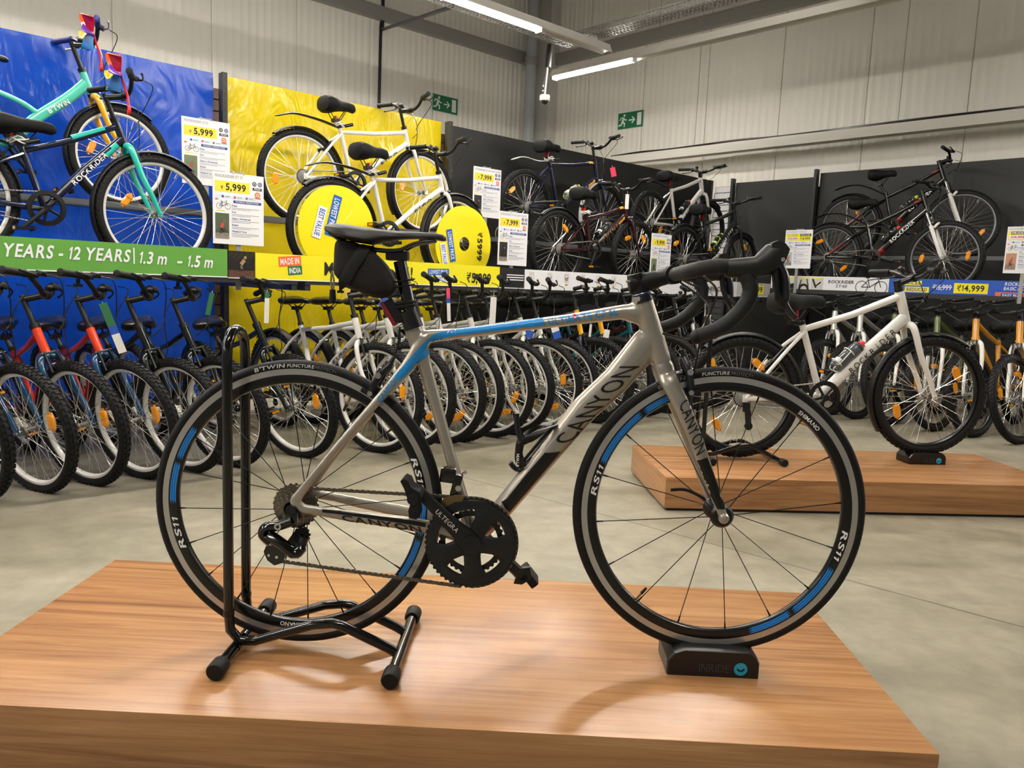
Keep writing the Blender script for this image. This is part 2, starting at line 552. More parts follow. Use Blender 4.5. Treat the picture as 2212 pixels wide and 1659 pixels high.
def saddle_mesh(ln=.26, wd=.085, th=.05, m=None):
    m = m or (M_LEATHER if th < .1 else mat('saddle_cover', '#0a0a0b', .7, spec=.3))
    mb = MB(); rings = []
    for t, w, zt, zb in ((0, .55, .80, .35), (.04, .85, .95, .1), (.15, 1, 1, 0), (.3, .93, .95, .05), (.45, .66, .88, .18), (.6, .42, .86, .25), (.8, .30, .86, .30), (.94, .26, .80, .25), (1, .14, .65, .35)):
        x = ln * (t - .42); r = []
        for k in range(14):
            a = 2 * PI * k / 14; c, s = math.cos(a), math.sin(a)
            q = lambda v, e: math.copysign(abs(v) ** e, v)
            z = zb + (zt - zb) * (.5 + .5 * q(s, .8))
            r.append(V((x, wd * w * q(c, .7), (z - .6) * th)))
        rings.append(r)
    mb.loft(m, rings)
    mb.tube(M_BLACK, [(-ln * .30, .02, -.02), (-.02, .02, -th * .9), (ln * .12, .02, -th * .9), (ln * .34, .012, -.015)], .0035, 6)
    mb.tube(M_BLACK, [(-ln * .30, -.02, -.02), (-.02, -.02, -th * .9), (ln * .12, -.02, -th * .9), (ln * .34, -.012, -.015)], .0035, 6)
    mb.box(M_BLACK, (0, 0, -th * .95), (.045, .052, .022))
    return mb.mesh('saddle')


def crank_mesh(r=.085):
    mb = MB()
    mb.lathe(M_PLAST, [(r + .006, -.050), (r + .006, -.046), (r - .016, -.044), (r - .016, -.052)], 40)
    mb.lathe(M_BLACK, [(r - .006, -.043), (r - .006, -.040), (r - .02, -.040), (r - .02, -.043)], 40)
    for k in range(5):
        a = 2 * PI * k / 5
        mb.tube(M_PLAST, [(.012 * math.cos(a), -.047, .012 * math.sin(a)), ((r - .012) * math.cos(a), -.047, (r - .012) * math.sin(a))], .007, 6)
    mb.cyl(M_BLACK, (0, -.075, 0), (0, .07, 0), .017, 14)
    for s in (-1, 1):
        mb.tube(M_PLAST, [(0, s * .066, 0), (s * .06, s * .07, 0), (s * .165, s * .078, 0)], [(.010, .013), (.009, .011), (.009, .011)], 8, ref=(0, 1, 0))
    return mb.mesh('crankset')


def pedal_mesh():
    mb = MB()
    mb.box(M_PLAST, (0, 0, 0), (.085, .075, .012)); mb.box(M_PLAST, (.038, 0, 0), (.010, .085, .024)); mb.box(M_PLAST, (-.038, 0, 0), (.010, .085, .024))
    mb.box(M_AMBER, (.0435, 0, 0), (.003, .05, .014)); mb.box(M_AMBER, (-.0435, 0, 0), (.003, .05, .014))
    return mb.mesh('pedal')


def grip_mesh(m, cap=None):
    mb = MB()
    pr = [(.0, -.062), (.018, -.062), (.018, -.055), (.0155, -.05)] + [(.0155 + .0012 * (i % 2), -.045 + i * .008) for i in range(12)] + [(.016, .055), (.018, .06), (.018, .068), (.012, .07), (0, .07)]
    mb.lathe(m, pr, 14, loop=False)
    if cap: mb.lathe(cap, [(0, .0705), (.006, .0705), (.006, .071), (0, .071)], 10, loop=False)
    return mb.mesh('grip')


def lever_mesh(m):
    """brake lever; local +Y = towards the bar end, +X = forward"""
    mb = MB()
    mb.cham(M_PLAST, (.014, 0, -.004), (.034, .034, .024), .005)
    mb.tube(M_PLAST, [(.0, 0, 0), (.012, 0, -.002)], .018, 10)
    mb.tube(m, smooth([(.032, .005, -.004), (.052, .03, -.008), (.056, .075, -.014), (.052, .125, -.02)], 4), [(.006, .004)] * 13, 6)
    mb.ball(m, (.052, .125, -.02), .007, 8, 6)
    mb.cham(M_PLAST, (.012, -.045, -.014), (.034, .038, .022), .005)
    return mb.mesh('brake_lever')


def mudguard_mesh(R, a0, a1, wd=.052, m=None, tip=True):
    mb = MB(); r = R + .018
    prof = [(r - .010, -wd / 2), (r, -wd / 3), (r + .003, 0), (r, wd / 3), (r - .010, wd / 2), (r - .006, wd / 2.2), (r + .001, 0), (r - .006, -wd / 2.2)]
    mb.lathe(m or M_PLAST, prof, 22, a0, a1)
    return mb.mesh('mudguard')


def bottle_cage_mesh(m):
    mb = MB(); r = .037
    for x in (.01, .10): mb.tube(m, [(x, r * math.cos(a), r * math.sin(a) + .045) for a in [math.radians(-70 + i * 32) for i in range(11)]], .003, 6)
    for s in (-1, 1): mb.tube(m, smooth([(-.02, s * .012, .006), (-.03, s * .02, .045), (.02, s * .037, .05), (.10, s * .036, .06)], 4), .003, 6)
    mb.box(m, (.05, 0, .006), (.13, .014, .006))
    return mb.mesh('bottle_cage')


def bottle(label, Mw, col, cap, ln=.19):
    """drinks bottle lying along local +X, top at +X"""
    t = thing('water_bottle', label, 'bottle', M=Mw)
    mb = MB()
    mb.lathe(mat('bottle_' + col, col, .2, coat=.3), [(0, -.07), (.034, -.07), (.036, -.062), (.036, .0), (.033, .012), (.033, .028), (.036, .04), (.036, .085), (.030, .098), (0, .098)], 18, loop=False, axis='X')
    mb.lathe(mat('bottle_print', '#d7d7d7', .4), [(.0364, -.05), (.0364, -.02)], 18, .3, 2.6, loop=False, axis='X')
    mb.build('body', t)
    mb = MB()
    mb.lathe(mat('bottle_collar', '#33363a', .4), [(.031, .092), (.034, .094), (.034, .108), (.026, .116), (0, .116)], 18, loop=False, axis='X'); mb.build('collar', t)
    mb = MB(); mb.lathe(mat('bottle_cap_' + cap, cap, .35), [(.021, .115), (.019, .130), (.013, .135), (.012, .143), (0, .144)], 14, loop=False, axis='X'); mb.build('cap', t)
    return t


def unit(a): return a.normalized()


GEO = dict(
    city=dict(R=.33, tw=.025, wb=1.06, bb=(.42, .0), seat=(.315, .36), ht=(.88, .465), hb=(.917, .345), sad=(.27, .55), bar='quill', barz=.14),
    high=dict(R=.33, tw=.026, wb=1.08, bb=(.42, .01), seat=(.29, .41), ht=(.905, .525), hb=(.955, .345), sad=(.25, .575), bar='quill', barz=.12),
    low=dict(R=.33, tw=.026, wb=1.06, bb=(.43, .01), seat=(.355, .285), ht=(.866, .45), hb=(.908, .34), sad=(.31, .50), bar='quill', barz=.13),
    trail=dict(R=.335, tw=.027, wb=1.09, bb=(.455, .0), seat=(.337, .37), ht=(.875, .575), hb=(.925, .415), sad=(.275, .525), bar='riser', barz=.05),
    susp=dict(R=.345, tw=.028, wb=1.12, bb=(.46, -.01), seat=(.375, .30), ht=(.875, .575), hb=(.93, .43), sad=(.29, .55), bar='riser', barz=.05, susp=1),
    kid24=dict(R=.304, tw=.025, wb=.98, bb=(.40, -.01), seat=(.315, .28), ht=(.785, .455), hb=(.825, .345), sad=(.265, .45), bar='quill', barz=.15),
    kid26=dict(R=.33, tw=.026, wb=1.0, bb=(.44, -.02), seat=(.35, .26), ht=(.795, .475), hb=(.835, .37), sad=(.33, .395), bar='quill', barz=.13),
)


def make_bike(kind, label, M, frame, fork, group=None, rim=None, spoke=None, knobs=True, steer=0., text=None, text_m=None, guards='', guard_m=None, saddle=(.26, .085, .05), refl=((.6, .17), (2.2, .18)), rrefl=((1.0, .17),),
              accent=None, grip=None, grip_cap=None, lever=None, crank=.9, cage=None, step=False, extras='', bar_turn=0., hang=0, name='bicycle', wrot=0., seatpost=None, kick=False, head=None, dt_r=None):
    g = GEO[kind]; R, wb = g['R'], g['wb']; rim = rim or RIM_SIL; spoke = spoke or M_SPOKE
    ax = lambda p, y=0.: V((p[0], y, p[1] + 0.))
    bb, st, ht, hb = ax(g['bb']), ax(g['seat']), ax(g['ht']), ax(g['hb'])
    root = thing(name, label, 'bicycle', M=M, group=group)
    A = unit(ht - hb); crown = hb - A * .018; axle = V((wb, 0, 0)); head = head or frame
    # frame
    mb = MB(); dn = unit(hb - bb); perp = V((-dn.z, 0, dn.x)); r_dt = dt_r or (.030 if g['bar'] == 'riser' else .019); kt = 1.25 if g['bar'] == 'riser' else 1.
    mb.tube(head, [hb - A * .004, ht + A * .004], [.0195 * kt, .0205 * kt], 14)
    if step:
        mb.tube(frame, smooth([hb + A * .06, hb + V((-.13, 0, -.055)), hb + V((-.30, 0, -.20)), bb + V((.02, 0, .03))], 6), [(.031, .02)] * 18 + [(.026, .018)], 12, ref=perp)
        mb.tube(frame, smooth([hb + V((-.275, 0, -.165)), hb + V((-.36, 0, -.115)), st], 6), .015, 10)
    else:
        mb.tube(frame, [hb + A * .022, hb + A * .022 + (bb - hb) * .5, bb], [(r_dt * 1.1, r_dt), (r_dt * 1.05, r_dt * .95), (r_dt * .95, r_dt * .95)], 12, ref=perp)
        mb.tube(frame, [ht - A * .022, ht - A * .022 + (st - ht) * .5 + V((0, 0, .0)), st], [(.0165 * kt, .0165 * kt), (.015 * kt, .0155 * kt), (.014 * kt, .014 * kt)], 12)
    sd = unit(st - bb)
    mb.tube(frame, [bb, st + sd * .035], .0158 * (1 + (kt - 1) * .5), 12)
    mb.cyl(M_BLACK, st + sd * .028, st + sd * .048, .0185, 12)
    mb.cyl(frame, bb + V((0, -.036, 0)), bb + V((0, .036, 0)), .021, 14)
    for s in (-1, 1):
        mb.tube(frame, smooth([st + V((.0, s * .014, -.015)), st * .62 + V((.0, s * .052, .01)), V((.02, s * .062, .018)), V((0, s * .064, .0))], 4), [.010] * 12 + [.008], 8)
        mb.tube(frame, smooth([bb + V((-.02, s * .022, 0)), bb * .6 + V((0, s * .048, .0)), V((.03, s * .062, -.003)), V((0, s * .064, 0))], 4), [(.013, .009)] * 12 + [(.009, .008)], 8, ref=(0, 0, 1))
        mb.box(frame, (.0, s * .064, 0), (.03, .005, .04))
    if accent:
        for f0, f1, q in (((.50, .86, 1),) if accent is P_TURQ else ((.84, .94, 1),)):
            a, b = ht - A * .022, st
            mb.tube(accent, [a + (b - a) * (1 - f1), a + (b - a) * (1 - f0)], .0168 * q * kt, 12, caps=False)
        a, b = hb + A * .022, bb; e0, e1 = (.80, .93) if g.get('susp') else (.08, .24)
        if g.get('susp'):
            for s in (-1, 1): mb.tube(accent, [V((.03, s * .064, .03)), st * .45 + V((0, s * .059, .012))], .0108, 8, caps=False)
        mb.tube(accent, [a + (b - a) * e0, a + (b - a) * e1], [(r_dt * 1.12, r_dt * 1.02)] * 2, 12, ref=perp, caps=False)
    fr = mb.build('frame', root)
    if text:
        mb = MB(); a = hb + A * .02; L = (a - bb).length; spaced = text.startswith('_'); st_ = text.lstrip('_'); hh = r_dt * (.95 if spaced else 1.15)
        if spaced:
            vs, fs = [], []
            for i, ch in enumerate(st_):
                v, f_, W = text2d(ch, 0); o_ = len(vs)
                vs += [((x - W / 2) * hh + L * .48 * i / (len(st_) - 1), y * hh) for x, y in v]; fs += [tuple(o_ + q for q in f) for f in f_]
        else:
            v, fs, W = text2d(text, 1); k_ = L * (.44 if len(text) > 7 else .30) / W; vs = [(x * k_, y * hh) for x, y in v]
        dt_ = unit(hb + A * .022 - bb); pt_ = V((-dt_.z, 0, dt_.x))
        o0 = bb + dt_ * (L * (.34 if len(text) > 7 else .48)); out = []
        for x, y in vs:
            ang = (y - hh / 2) / r_dt; rr = r_dt * 1.04
            out.append(o0 + dt_ * x + pt_ * (math.sin(ang) * rr * 1.06) + V((0, -math.cos(ang) * rr - .0006, 0)))
        mb.add(text_m, out, fs); mb.build('lettering', fr)
    # steering group matrix
    S = MX.Translation(crown) @ MX.Rotation(steer, 4, A) @ MX.Translation(-crown)
    fk = MB()
    if g.get('susp'):
        for s in (-1, 1):
            top = crown + V((0, s * .056, 0)); low = axle + V((-.012, s * .058, .0)); d = unit(low - top)
            fk.tube(M_BLACK, [crown, crown + V((0, s * .03, -.004)), top + d * .01], .018, 10)
            fk.cyl(M_CHROME, top, top + d * .15, .0135, 12)
            fk.tube(fork, [top + d * .13, top + d * .16, low - d * .03, low], [.019, .0195, .017, .012], 12)
            fk.box(fork, axle + V((-.004, s * .058, 0)), (.026, .008, .03))
        d = unit(axle - crown); b = crown + d * .15
        fk.tube(fork, smooth([b + V((.02, -.056, 0)), b + V((.045, -.045, .035)), b + V((.05, 0, .05)), b + V((.045, .045, .035)), b + V((.02, .056, 0))], 4), [(.012, .008)] * 17, 8)
    else:
        for s in (-1, 1):
            c = crown - A * .004
            pts = smooth([c + V((0, s * .006, .006)), c + V((.008, s * .04, -.004)), c - A * .05 + V((.006, s * .056, 0)), c - A * .17 + V((.006, s * .06, 0)), c + (axle - c) * .75 + V((.0, s * .06, 0)), axle + V((-.002, s * .058, .0))], 4)
            k = len(pts)
            fk.tube(fork, pts, [(.0165 - .007 * (i / (k - 1)) ** 1.5) * (1.22 if kt > 1 or kind[:3] == 'kid' else 1.) for i in range(k)], 10)
            fk.box(fork, axle + V((0, s * .058, 0)), (.026, .006, .03))
    fk.cyl(M_BLACK, hb - A * .02, hb - A * .003, .022, 14)
    fk.cyl(M_BLACK, ht + A * .003, ht + A * .026, .0225, 14)
    fo = fk.build('fork', root); fo.matrix_local = S
    # wheels
    for nm, pos, SM, rf in (('rear_wheel', V((0, 0, 0)), MX.Identity(4), rrefl), ('front_wheel', axle, S, refl)):
        wr = wrot if nm[0] == 'f' else wrot * 1.7 + .2
        wo = link(nm, cached(('rim', R, g['tw'], rim.name), lambda: rim_mesh(R, g['tw'], rim)), root)
        wo.matrix_local = SM @ MX.Translation(pos) @ MX.Rotation(wr, 4, 'Y')
        link('tyre', cached(('tyre', R, g['tw'], knobs), lambda: tyre_mesh(R, g['tw'], knobs)), wo)
        link('spokes', cached(('spk', R, g['tw'], spoke.name), lambda: spoke_mesh(R, g['tw'], spoke)), wo)
        link('hub', cached('hub', hub_mesh), wo)
        for a, rr in rf:
            a += wr
            o = link('reflector', cached('refl', reflector_mesh), wo)
            o.matrix_local = MX.Translation(V((rr * math.cos(a), 0, rr * math.sin(a)))) @ MX.Rotation(-a + .25, 4, 'Y')
        if nm[0] == 'r': link('sprocket', cached('spr', sprocket_mesh), wo)
    # cockpit
    hbm = MB(); top = ht + A * .02
    if g['bar'] == 'quill':
        q = ht + A * g['barz']
        hbm.cyl(M_BLACK, top, q + A * .02, .0125, 12)
        ext = q + V((.095, 0, .022))
        hbm.tube(M_BLACK, [q + V((-.008, 0, -.002)), ext], [.015, .015], 10)
        hbm.cyl(M_BLACK, ext + V((0, -.024, 0)), ext + V((0, .024, 0)), .021, 12)
        rise, back = .07, -.05
    else:
        q = ht + A * .045
        hbm.cyl(M_BLACK, top, q + A * .022, .020, 14)
        ext = q + V((.085, 0, .035))
        hbm.tube(M_BLACK, [q, ext], [.018, .016], 10)
        hbm.cyl(M_BLACK, ext + V((0, -.024, 0)), ext + V((0, .024, 0)), .021, 12)
        rise, back = .035, -.045
    half = .30
    path = smooth([ext + V((back * 1.5, -half, rise * .95)), ext + V((back * .5, -half * .62, rise)), ext + V((0, -.10, .35 * rise)), ext + V((0, -.04, 0)), ext + V((0, .04, 0)), ext + V((0, .10, .35 * rise)), ext + V((back * .5, half * .62, rise)), ext + V((back * 1.5, half, rise * .95))], 5)
    hbm.tube(M_BLACK, path, .0115, 10)
    SB = S @ MX.Translation(crown) @ MX.Rotation(bar_turn, 4, A) @ MX.Translation(-crown)
    ho = hbm.build('handlebar', root); ho.matrix_local = SB
    gm = grip or M_MATTE
    for s in (-1, 1):
        e = ext + V((back * 1.5, s * half, rise * .95)); i = ext + V((back * .5, s * half * .62, rise)); d = unit(e - i)
        go = link('grip', cached(('grip', gm.name, grip_cap.name if grip_cap else ''), lambda: grip_mesh(gm, grip_cap)), ho)
        go.matrix_local = MX.Translation(e - d * .06) @ d.to_track_quat('Y', 'Z').to_matrix().to_4x4()
        lm = lever or M_PLAST
        lo = link('brake_lever', cached(('lev', lm.name), lambda: lever_mesh(lm)), ho)
        p = e - d * .155; X = (V((1, 0, -.35)) - d * V((1, 0, -.35)).dot(d)).normalized(); Z = X.cross(d)
        Rm = MX((X, d, Z)).transposed().to_4x4()
        lo.matrix_local = MX.Translation(p) @ Rm
    bl = MB(); bl.ball(M_BLACK, ext + V((-.01, .10, .05)), .02, 12, 8, (1, 1, .8)); bl.build('bell', ho)
    # cables
    for s in (-1, 1):
        cb = MB(); a = ext + V((.05, s * .16, rise))
        bpt = (hb + V((.035, .02, -.06))) if s > 0 else hb + V((.02, -.03, .06))
        cb.tube(M_BLACK, smooth([a, a + V((.055, -s * .03, -.03)), ext + V((.075, 0, -.11)), bpt + V((.05, 0, .05)), bpt], 5), .0026, 5)
        co = cb.build('brake_cable', root); co.matrix_local = SB
    # rim brakes
    for nm, base, d, SM in (('front_brake', crown + (axle - crown) * .16 + V((.03, 0, .01)), unit(axle - crown), S), ('rear_brake', st * (1 - .58) + V((-.02, 0, .05)) + V((.0, 0, .0)), V((0, 0, -1)), MX.Identity(4))):
        bk = MB(); up = -d
        if nm[0] == 'r':
            u2 = unit(st); base = u2 * (R - .05) + V((u2.z, 0, -u2.x)) * -.02; up = u2
        for s in (-1, 1):
            bk.tube(M_BLACK, [base + up * -.03 + V((0, s * .036, 0)), base + up * .03 + V((0, s * .032, 0)), base + up * .075 + V((0, s * .028, 0))], [(.009, .007), (.007, .006), (.005, .005)], 6)
            bk.box(M_BLACK, base + V((0, s * .022, 0)) + up * -.012, (.045, .012, .012))
        bk.cyl(M_CHROME, base + up * .07 + V((0, -.05, 0)), base + up * .07 + V((0, .04, 0)), .003, 6)
        bo = bk.build(nm, root); bo.matrix_local = SM
    # seat
    sp = MB(); sa = ax(g['sad']); spt = sa + V((0, 0, -saddle[2] * .95)); sp.tube(seatpost or M_BLACK, [st + sd * .03, spt], .0125, 12); sp.build('seatpost', root)
    link('saddle', cached(('sad', saddle), lambda: saddle_mesh(*saddle)), root, sa)
    if 'r' in extras:
        mb = MB(); p = st + sd * .085 + V((-.022, 0, 0)); mb.cham(M_RED, p, (.014, .042, .05), .004); mb.box(M_BLACK, p + V((.012, 0, 0)), (.02, .02, .02)); mb.build('tail_reflector', root)
    if 'l' in extras:
        mb = MB(); cl = mat('cable_lock_white', '#d9d9d4', .3, coat=.4); pts = [st + sd * (.052 + .006 * math.sin(3.1 * a)) + V((.045 * math.cos(a) * (1 + .12 * math.sin(2.3 * a)), .045 * math.sin(a), .012 * math.sin(1.7 * a))) for a in [k * .35 for k in range(62)]]
        mb.tube(cl, pts, .0042, 6); mb.cyl(M_BLACK, st + sd * .04 + V((.02, -.045, 0)), st + sd * .04 + V((.08, -.05, .02)), .012, 10); mb.build('cable_lock', root)
    # drivetrain
    cr = link('crankset', cached('crank', crank_mesh), root, bb); cr.rotation_euler = (0, crank, 0)
    for s in (-1, 1):
        po = link('pedal', cached('pedal', pedal_mesh), cr); po.matrix_local = MX.Translation(V((s * .165, s * .125, 0))) @ MX.Rotation(-crank, 4, 'Y')
    ch = MB()
    for sgn in (1, -1):
        a = V((0, -.044, sgn * .04)); b = bb + V((0, -.044, sgn * .083)); n = 26
        for k in range(n):
            p0, p1 = a + (b - a) * (k / n), a + (b - a) * ((k + .82) / n)
            ch.tube(M_STEEL, [p0, p1], [(.004, .0035)] * 2, 4)
    ch.build('chain', root)
    de = MB(); de.cham(M_BLACK, (.01, -.062, -.05), (.035, .025, .05), .006); de.tube(M_BLACK, [(.02, -.058, -.07), (.03, -.052, -.15)], [(.006, .02), (.006, .018)], 6, ref=(0, 1, 0)); de.cyl(M_PLAST, (.03, -.058, -.155), (.03, -.046, -.155), .022, 12)
    de.build('rear_derailleur', root)
    if 'f' in guards:
        o = link('front_mudguard', cached(('fg', R, guards, (guard_m or M_PLAST).name), lambda: mudguard_mesh(R, math.radians(52), math.radians(215), .05, guard_m)), root)
        o.matrix_local = S @ MX.Translation(axle)
    if 'r' in guards:
        link('rear_mudguard', cached(('rg', R, (guard_m or M_PLAST).name), lambda: mudguard_mesh(R, math.radians(8), math.radians(128), .055, guard_m)), root)
    if 't' in guards:   # loose clip-on tail guard lifted off the tyre
        mb = MB(); mb.tube(guard_m or M_PLAST, smooth([st + V((-.02, 0, .03)), (.12, 0, R + .09), (-.06, 0, R + .10), (-.20, 0, R + .06)], 5), [(.007, .024)] * 15 + [(.003, .008)], 8, ref=(0, 0, 1)); mb.build('rear_mudguard', root)
    if cage:
        m0 = bb + dn * ((hb - bb).length * .28) + perp * (r_dt + .002)
        co = link('bottle_cage', cached(('cage', cage.name), lambda: bottle_cage_mesh(cage)), root)
        co.matrix_local = MX.Translation(m0) @ MX((dn, V((0, 1, 0)) * 1, perp)).transposed().to_4x4()
    if kick:
        mb = MB(); mb.tube(M_BLACK, [(.06, .07, -.01), (.10, .13, -R + .01)], .008, 8); mb.build('kickstand', root)
    return root


def cage_matrix(kind, M):
    """where a bottle sits in the cage of a bike of this kind"""
    g = GEO[kind]; bb, hb = V((g['bb'][0], 0, g['bb'][1])), V((g['hb'][0], 0, g['hb'][1])); dn = unit(hb - bb); perp = V((-dn.z, 0, dn.x))
    p = bb + dn * ((hb - bb).length * .28 + .055) + perp * ((.024 if g['bar'] == 'riser' else .019) + .047)
    return M @ MX.Translation(p) @ MX((dn, V((0, 1, 0)), perp)).transposed().to_4x4()


def pose(p, yaw, pitch=0., lean=0.):
    """bike frame: p = rear hub in the world; lean > 0 tips to the bike's left"""
    return MX.Translation(p) @ MX.Rotation(yaw, 4, 'Z') @ MX.Rotation(-pitch, 4, 'Y') @ MX.Rotation(-lean, 4, 'X')


def floor_pose(kind, front, yaw, lean):
    """both wheels on the floor, front contact given, leaning about the tyre line"""
    g = GEO[kind]; f = V((math.cos(yaw), math.sin(yaw), 0)); l = V((-f.y, f.x, 0))
    c = V((front[0], front[1], 0)) - f * g['wb']
    return pose(c + l * (math.sin(lean) * g['R']) + V((0, 0, math.cos(lean) * g['R'])), yaw, 0, lean)


# ---------------------------------------------------------------- the silver road bicycle
M_CARBON = mat('taupe_silver_lacquer', '#a59f94', .32, .6, coat=.35)
M_BLUE = mat('sky_blue_decal', '#0a86cf', .35, coat=.2)
M_BLUE2 = mat('rim_blue_decal', '#1a86e0', .35)
M_DBLACK = mat('black_decal', '#070707', .3)
M_WDECAL = mat('white_decal', '#f2f2f2', .35)
M_TRACK = mat('brake_track', '#bdbab5', .26, .7)
M_RIMB = mat('rim_anodised_black', '#0b0b0c', .28, .2, coat=.2)
M_GREYALU = mat('grey_anodised', '#2a2b2e', .33, .55)
M_TAPE = noise_mat('handlebar_tape', ((.35, '#0d0d0e'), (.65, '#161616')), nscale=120, rough=.7, bump=.1)
M_HOOD = mat('rubber_hood', '#141413', .5)
M_CHAIN = mat('chain_steel', '#6e675c', .35, .85)
M_CASS = mat('cassette_steel', '#8a8274', .32, .9)
M_FABRIC = noise_mat('black_nylon', ((.3, '#0d0b0b'), (.7, '#171313')), nscale=250, rough=.85, bump=.15)


def remeshed(mb, voxel, its):
    me = mb.mesh('tmp'); o = bpy.data.objects.new('tmp', me); COL.objects.link(o)
    r = o.modifiers.new('r', 'REMESH'); r.mode = 'VOXEL'; r.voxel_size = voxel; r.use_smooth_shade = True
    s = o.modifiers.new('s', 'SMOOTH'); s.factor = .5; s.iterations = its
    out = bpy.data.meshes.new_from_object(o.evaluated_get(bpy.context.evaluated_depsgraph_get()))
    bpy.data.objects.remove(o); bpy.data.meshes.remove(me)
    out.polygons.foreach_set('use_smooth', [True] * len(out.polygons))
    return out


def capsule_chain(mb, mt, pts, r, seg=16, ref=(0, 1, 0)):
    """tube with rounded ends; r list of (half width across = along ref, half height)"""
    mb.tube(mt, pts, r, seg, ref=ref)
    for p, q in ((pts[0], r[0]), (pts[-1], r[-1])): mb.ball(mt, p, 1, 12, 8, (q[1], q[0], q[1]))


class Decal:
    """print projected along +Y onto a curved surface"""
    def __init__(s, me, lift=.0011):
        s.t = BVHTree.FromPolygons([v.co.copy() for v in me.vertices], [tuple(p.vertices) for p in me.polygons]); s.l = lift; s.mb = MB()

    def put(s, mt, pts, faces, cell=.005):
        bm = bmesh.new(); vs = [bm.verts.new((x, 0, z)) for x, z in pts]
        for f in faces:
            try: bm.faces.new([vs[i] for i in f])
            except ValueError: pass
        bmesh.ops.triangulate(bm, faces=bm.faces[:])
        for _ in range(7):
            e = [e for e in bm.edges if e.calc_length() > cell]
            if not e: break
            bmesh.ops.subdivide_edges(bm, edges=e, cuts=1, use_grid_fill=False); bmesh.ops.triangulate(bm, faces=[f for f in bm.faces if len(f.verts) > 3])
        hit = {}
        for v in bm.verts:
            h = s.t.ray_cast(V((v.co.x, -.4, v.co.z)), V((0, 1, 0)))
            hit[v.index] = None
            v.tag = h[0] is not None and h[0].y < .015
            if v.tag: v.co = h[0] + h[1] * s.l * (1 if h[1].y < 0 else -1)
        bmesh.ops.delete(bm, geom=[v for v in bm.verts if not v.tag], context='VERTS')
        s.mb.bm(mt, bm)

    def poly(s, mt, pts, cell=.008): s.put(mt, pts, [tuple(range(len(pts)))], cell)

    def text(s, mt, st, o, ux, uy, bold=1):
        """affine: text length spans ux, capital height spans uy"""
        vs, fs, W = text2d(st, bold)
        s.put(mt, [(o[0] + ux[0] * a / W + uy[0] * b, o[1] + ux[1] * a / W + uy[1] * b) for a, b in vs], fs, .006)


root = thing('road_bicycle', 'silver grey road bicycle with blue stripe on the front wooden platform', 'bicycle',
             M=pose(V((-.4861, 1.7572, .5136)), -.0173, .0251, .0179))
RB = root
BB_, HT_, HB_ = V((.408, 0, -.070)), V((.788, 0, .470)), V((.832, 0, .343))
mb = MB()
capsule_chain(mb, M_CARBON, [V((.782, 0, .488)), V((.806, 0, .415)), V((.830, 0, .347))], [(.0235, .0235), (.022, .025), (.025, .0235)], 18)
# down tube, deep and tapering towards the bottom bracket
capsule_chain(mb, M_CARBON, [V((.795, 0, .385)), V((.728, 0, .300)), V((.662, 0, .2365)), V((.560, 0, .106)), V((.470, 0, -.010)), BB_], [(.022, .036), (.0235, .0335), (.024, .032), (.024, .027), (.025, .024), (.028, .026)], 18)
# top tube
capsule_chain(mb, M_CARBON, [V((.785, 0, .452)), V((.735, 0, .4555)), V((.62, 0, .4365)), V((.48, 0, .4165)), V((.37, 0, .4015)), V((.300, 0, .394))], [(.019, .027), (.019, .0165), (.019, .0135), (.019, .0125), (.018, .012), (.015, .016)], 16)
# seat tube
capsule_chain(mb, M_CARBON, [V((.262, 0, .425)), V((.281, 0, .370)), V((.293, 0, .33)), V((.322, 0, .23)), V((.350, 0, .13)), V((.385, 0, .01)), BB_], [(.0185, .0195), (.0185, .021), (.0165, .0165), (.0155, .0145), (.0155, .0135), (.018, .0145), (.03, .02)], 16)
mb.cyl(M_CARBON, BB_ + V((0, -.040, 0)), BB_ + V((0, .040, 0)), .026, 20)
for s in (-1, 1):
    capsule_chain(mb, M_CARBON, [V((.292, s * .010, .385)), V((.256, s * .022, .325)), V((.195, s * .036, .2525)), V((.105, s * .054, .146)), V((.055, s * .061, .084)), V((.012, s * .064, .026))], [(.010, .0165), (.0095, .0155), (.008, .0115), (.007, .0095), (.007, .009), (.008, .0125)], 12)
    capsule_chain(mb, M_CARBON, [V((.010, s * .064, .020)), V((.030, s * .065, .004)), V((.068, s * .063, -.001)), V((.13, s * .056, -.012)), V((.25, s * .042, -.029)), V((.34, s * .034, -.046)), V((.395, s * .030, -.062))], [(.008, .012), (.008, .0125), (.008, .0115), (.0085, .0135), (.009, .0165), (.011, .018), (.018, .02)], 12)
me_frame = remeshed(mb, .0034, 7)
fr = link('frame', me_frame, root)
# paint scheme: stripes and lettering lying on the tubes
dc = Decal(me_frame)
STR = [(.560, .4395), (.505, .4315), (.42, .4195), (.348, .4085), (.318, .401), (.293, .379), (.280, .364), (.256, .335), (.230, .304), (.243, .295), (.268, .322), (.304, .354), (.322, .374), (.336, .3915), (.372, .3995), (.43, .4065), (.505, .4165), (.567, .4245)]
dc.poly(M_BLUE, STR)
dc.text(M_BLUE, 'ULTIMATE CF SL', (.574, .4245), (.156, .0255), (-.003, .0132))
dc.text(M_BLUE, 'CANYON', (.2005, .2445), (.0425, .0560), (-.009, .0085))
dc.text(M_WDECAL, 'FIT', (.345, .402), (.024, .003), (.003, .0075), 0)
dc.poly(M_DBLACK, [(.571, .135), (.607, .138), (.492, -.006), (.474, .018), (.486, .026), (.525, .078)])
dc.text(M_DBLACK, 'CANYON', (.630, .158), (.152, .181), (-.0440, -.0015), 0)
dc.poly(M_DBLACK, [(.072, .006), (.112, .001), (.27, -.022), (.303, -.0285), (.303, -.037), (.27, -.031), (.112, -.0055), (.074, -.001)])
dc.text(M_DBLACK, 'CANYON', (.118, -.0205), (.180, -.0300), (-.005, .0135))
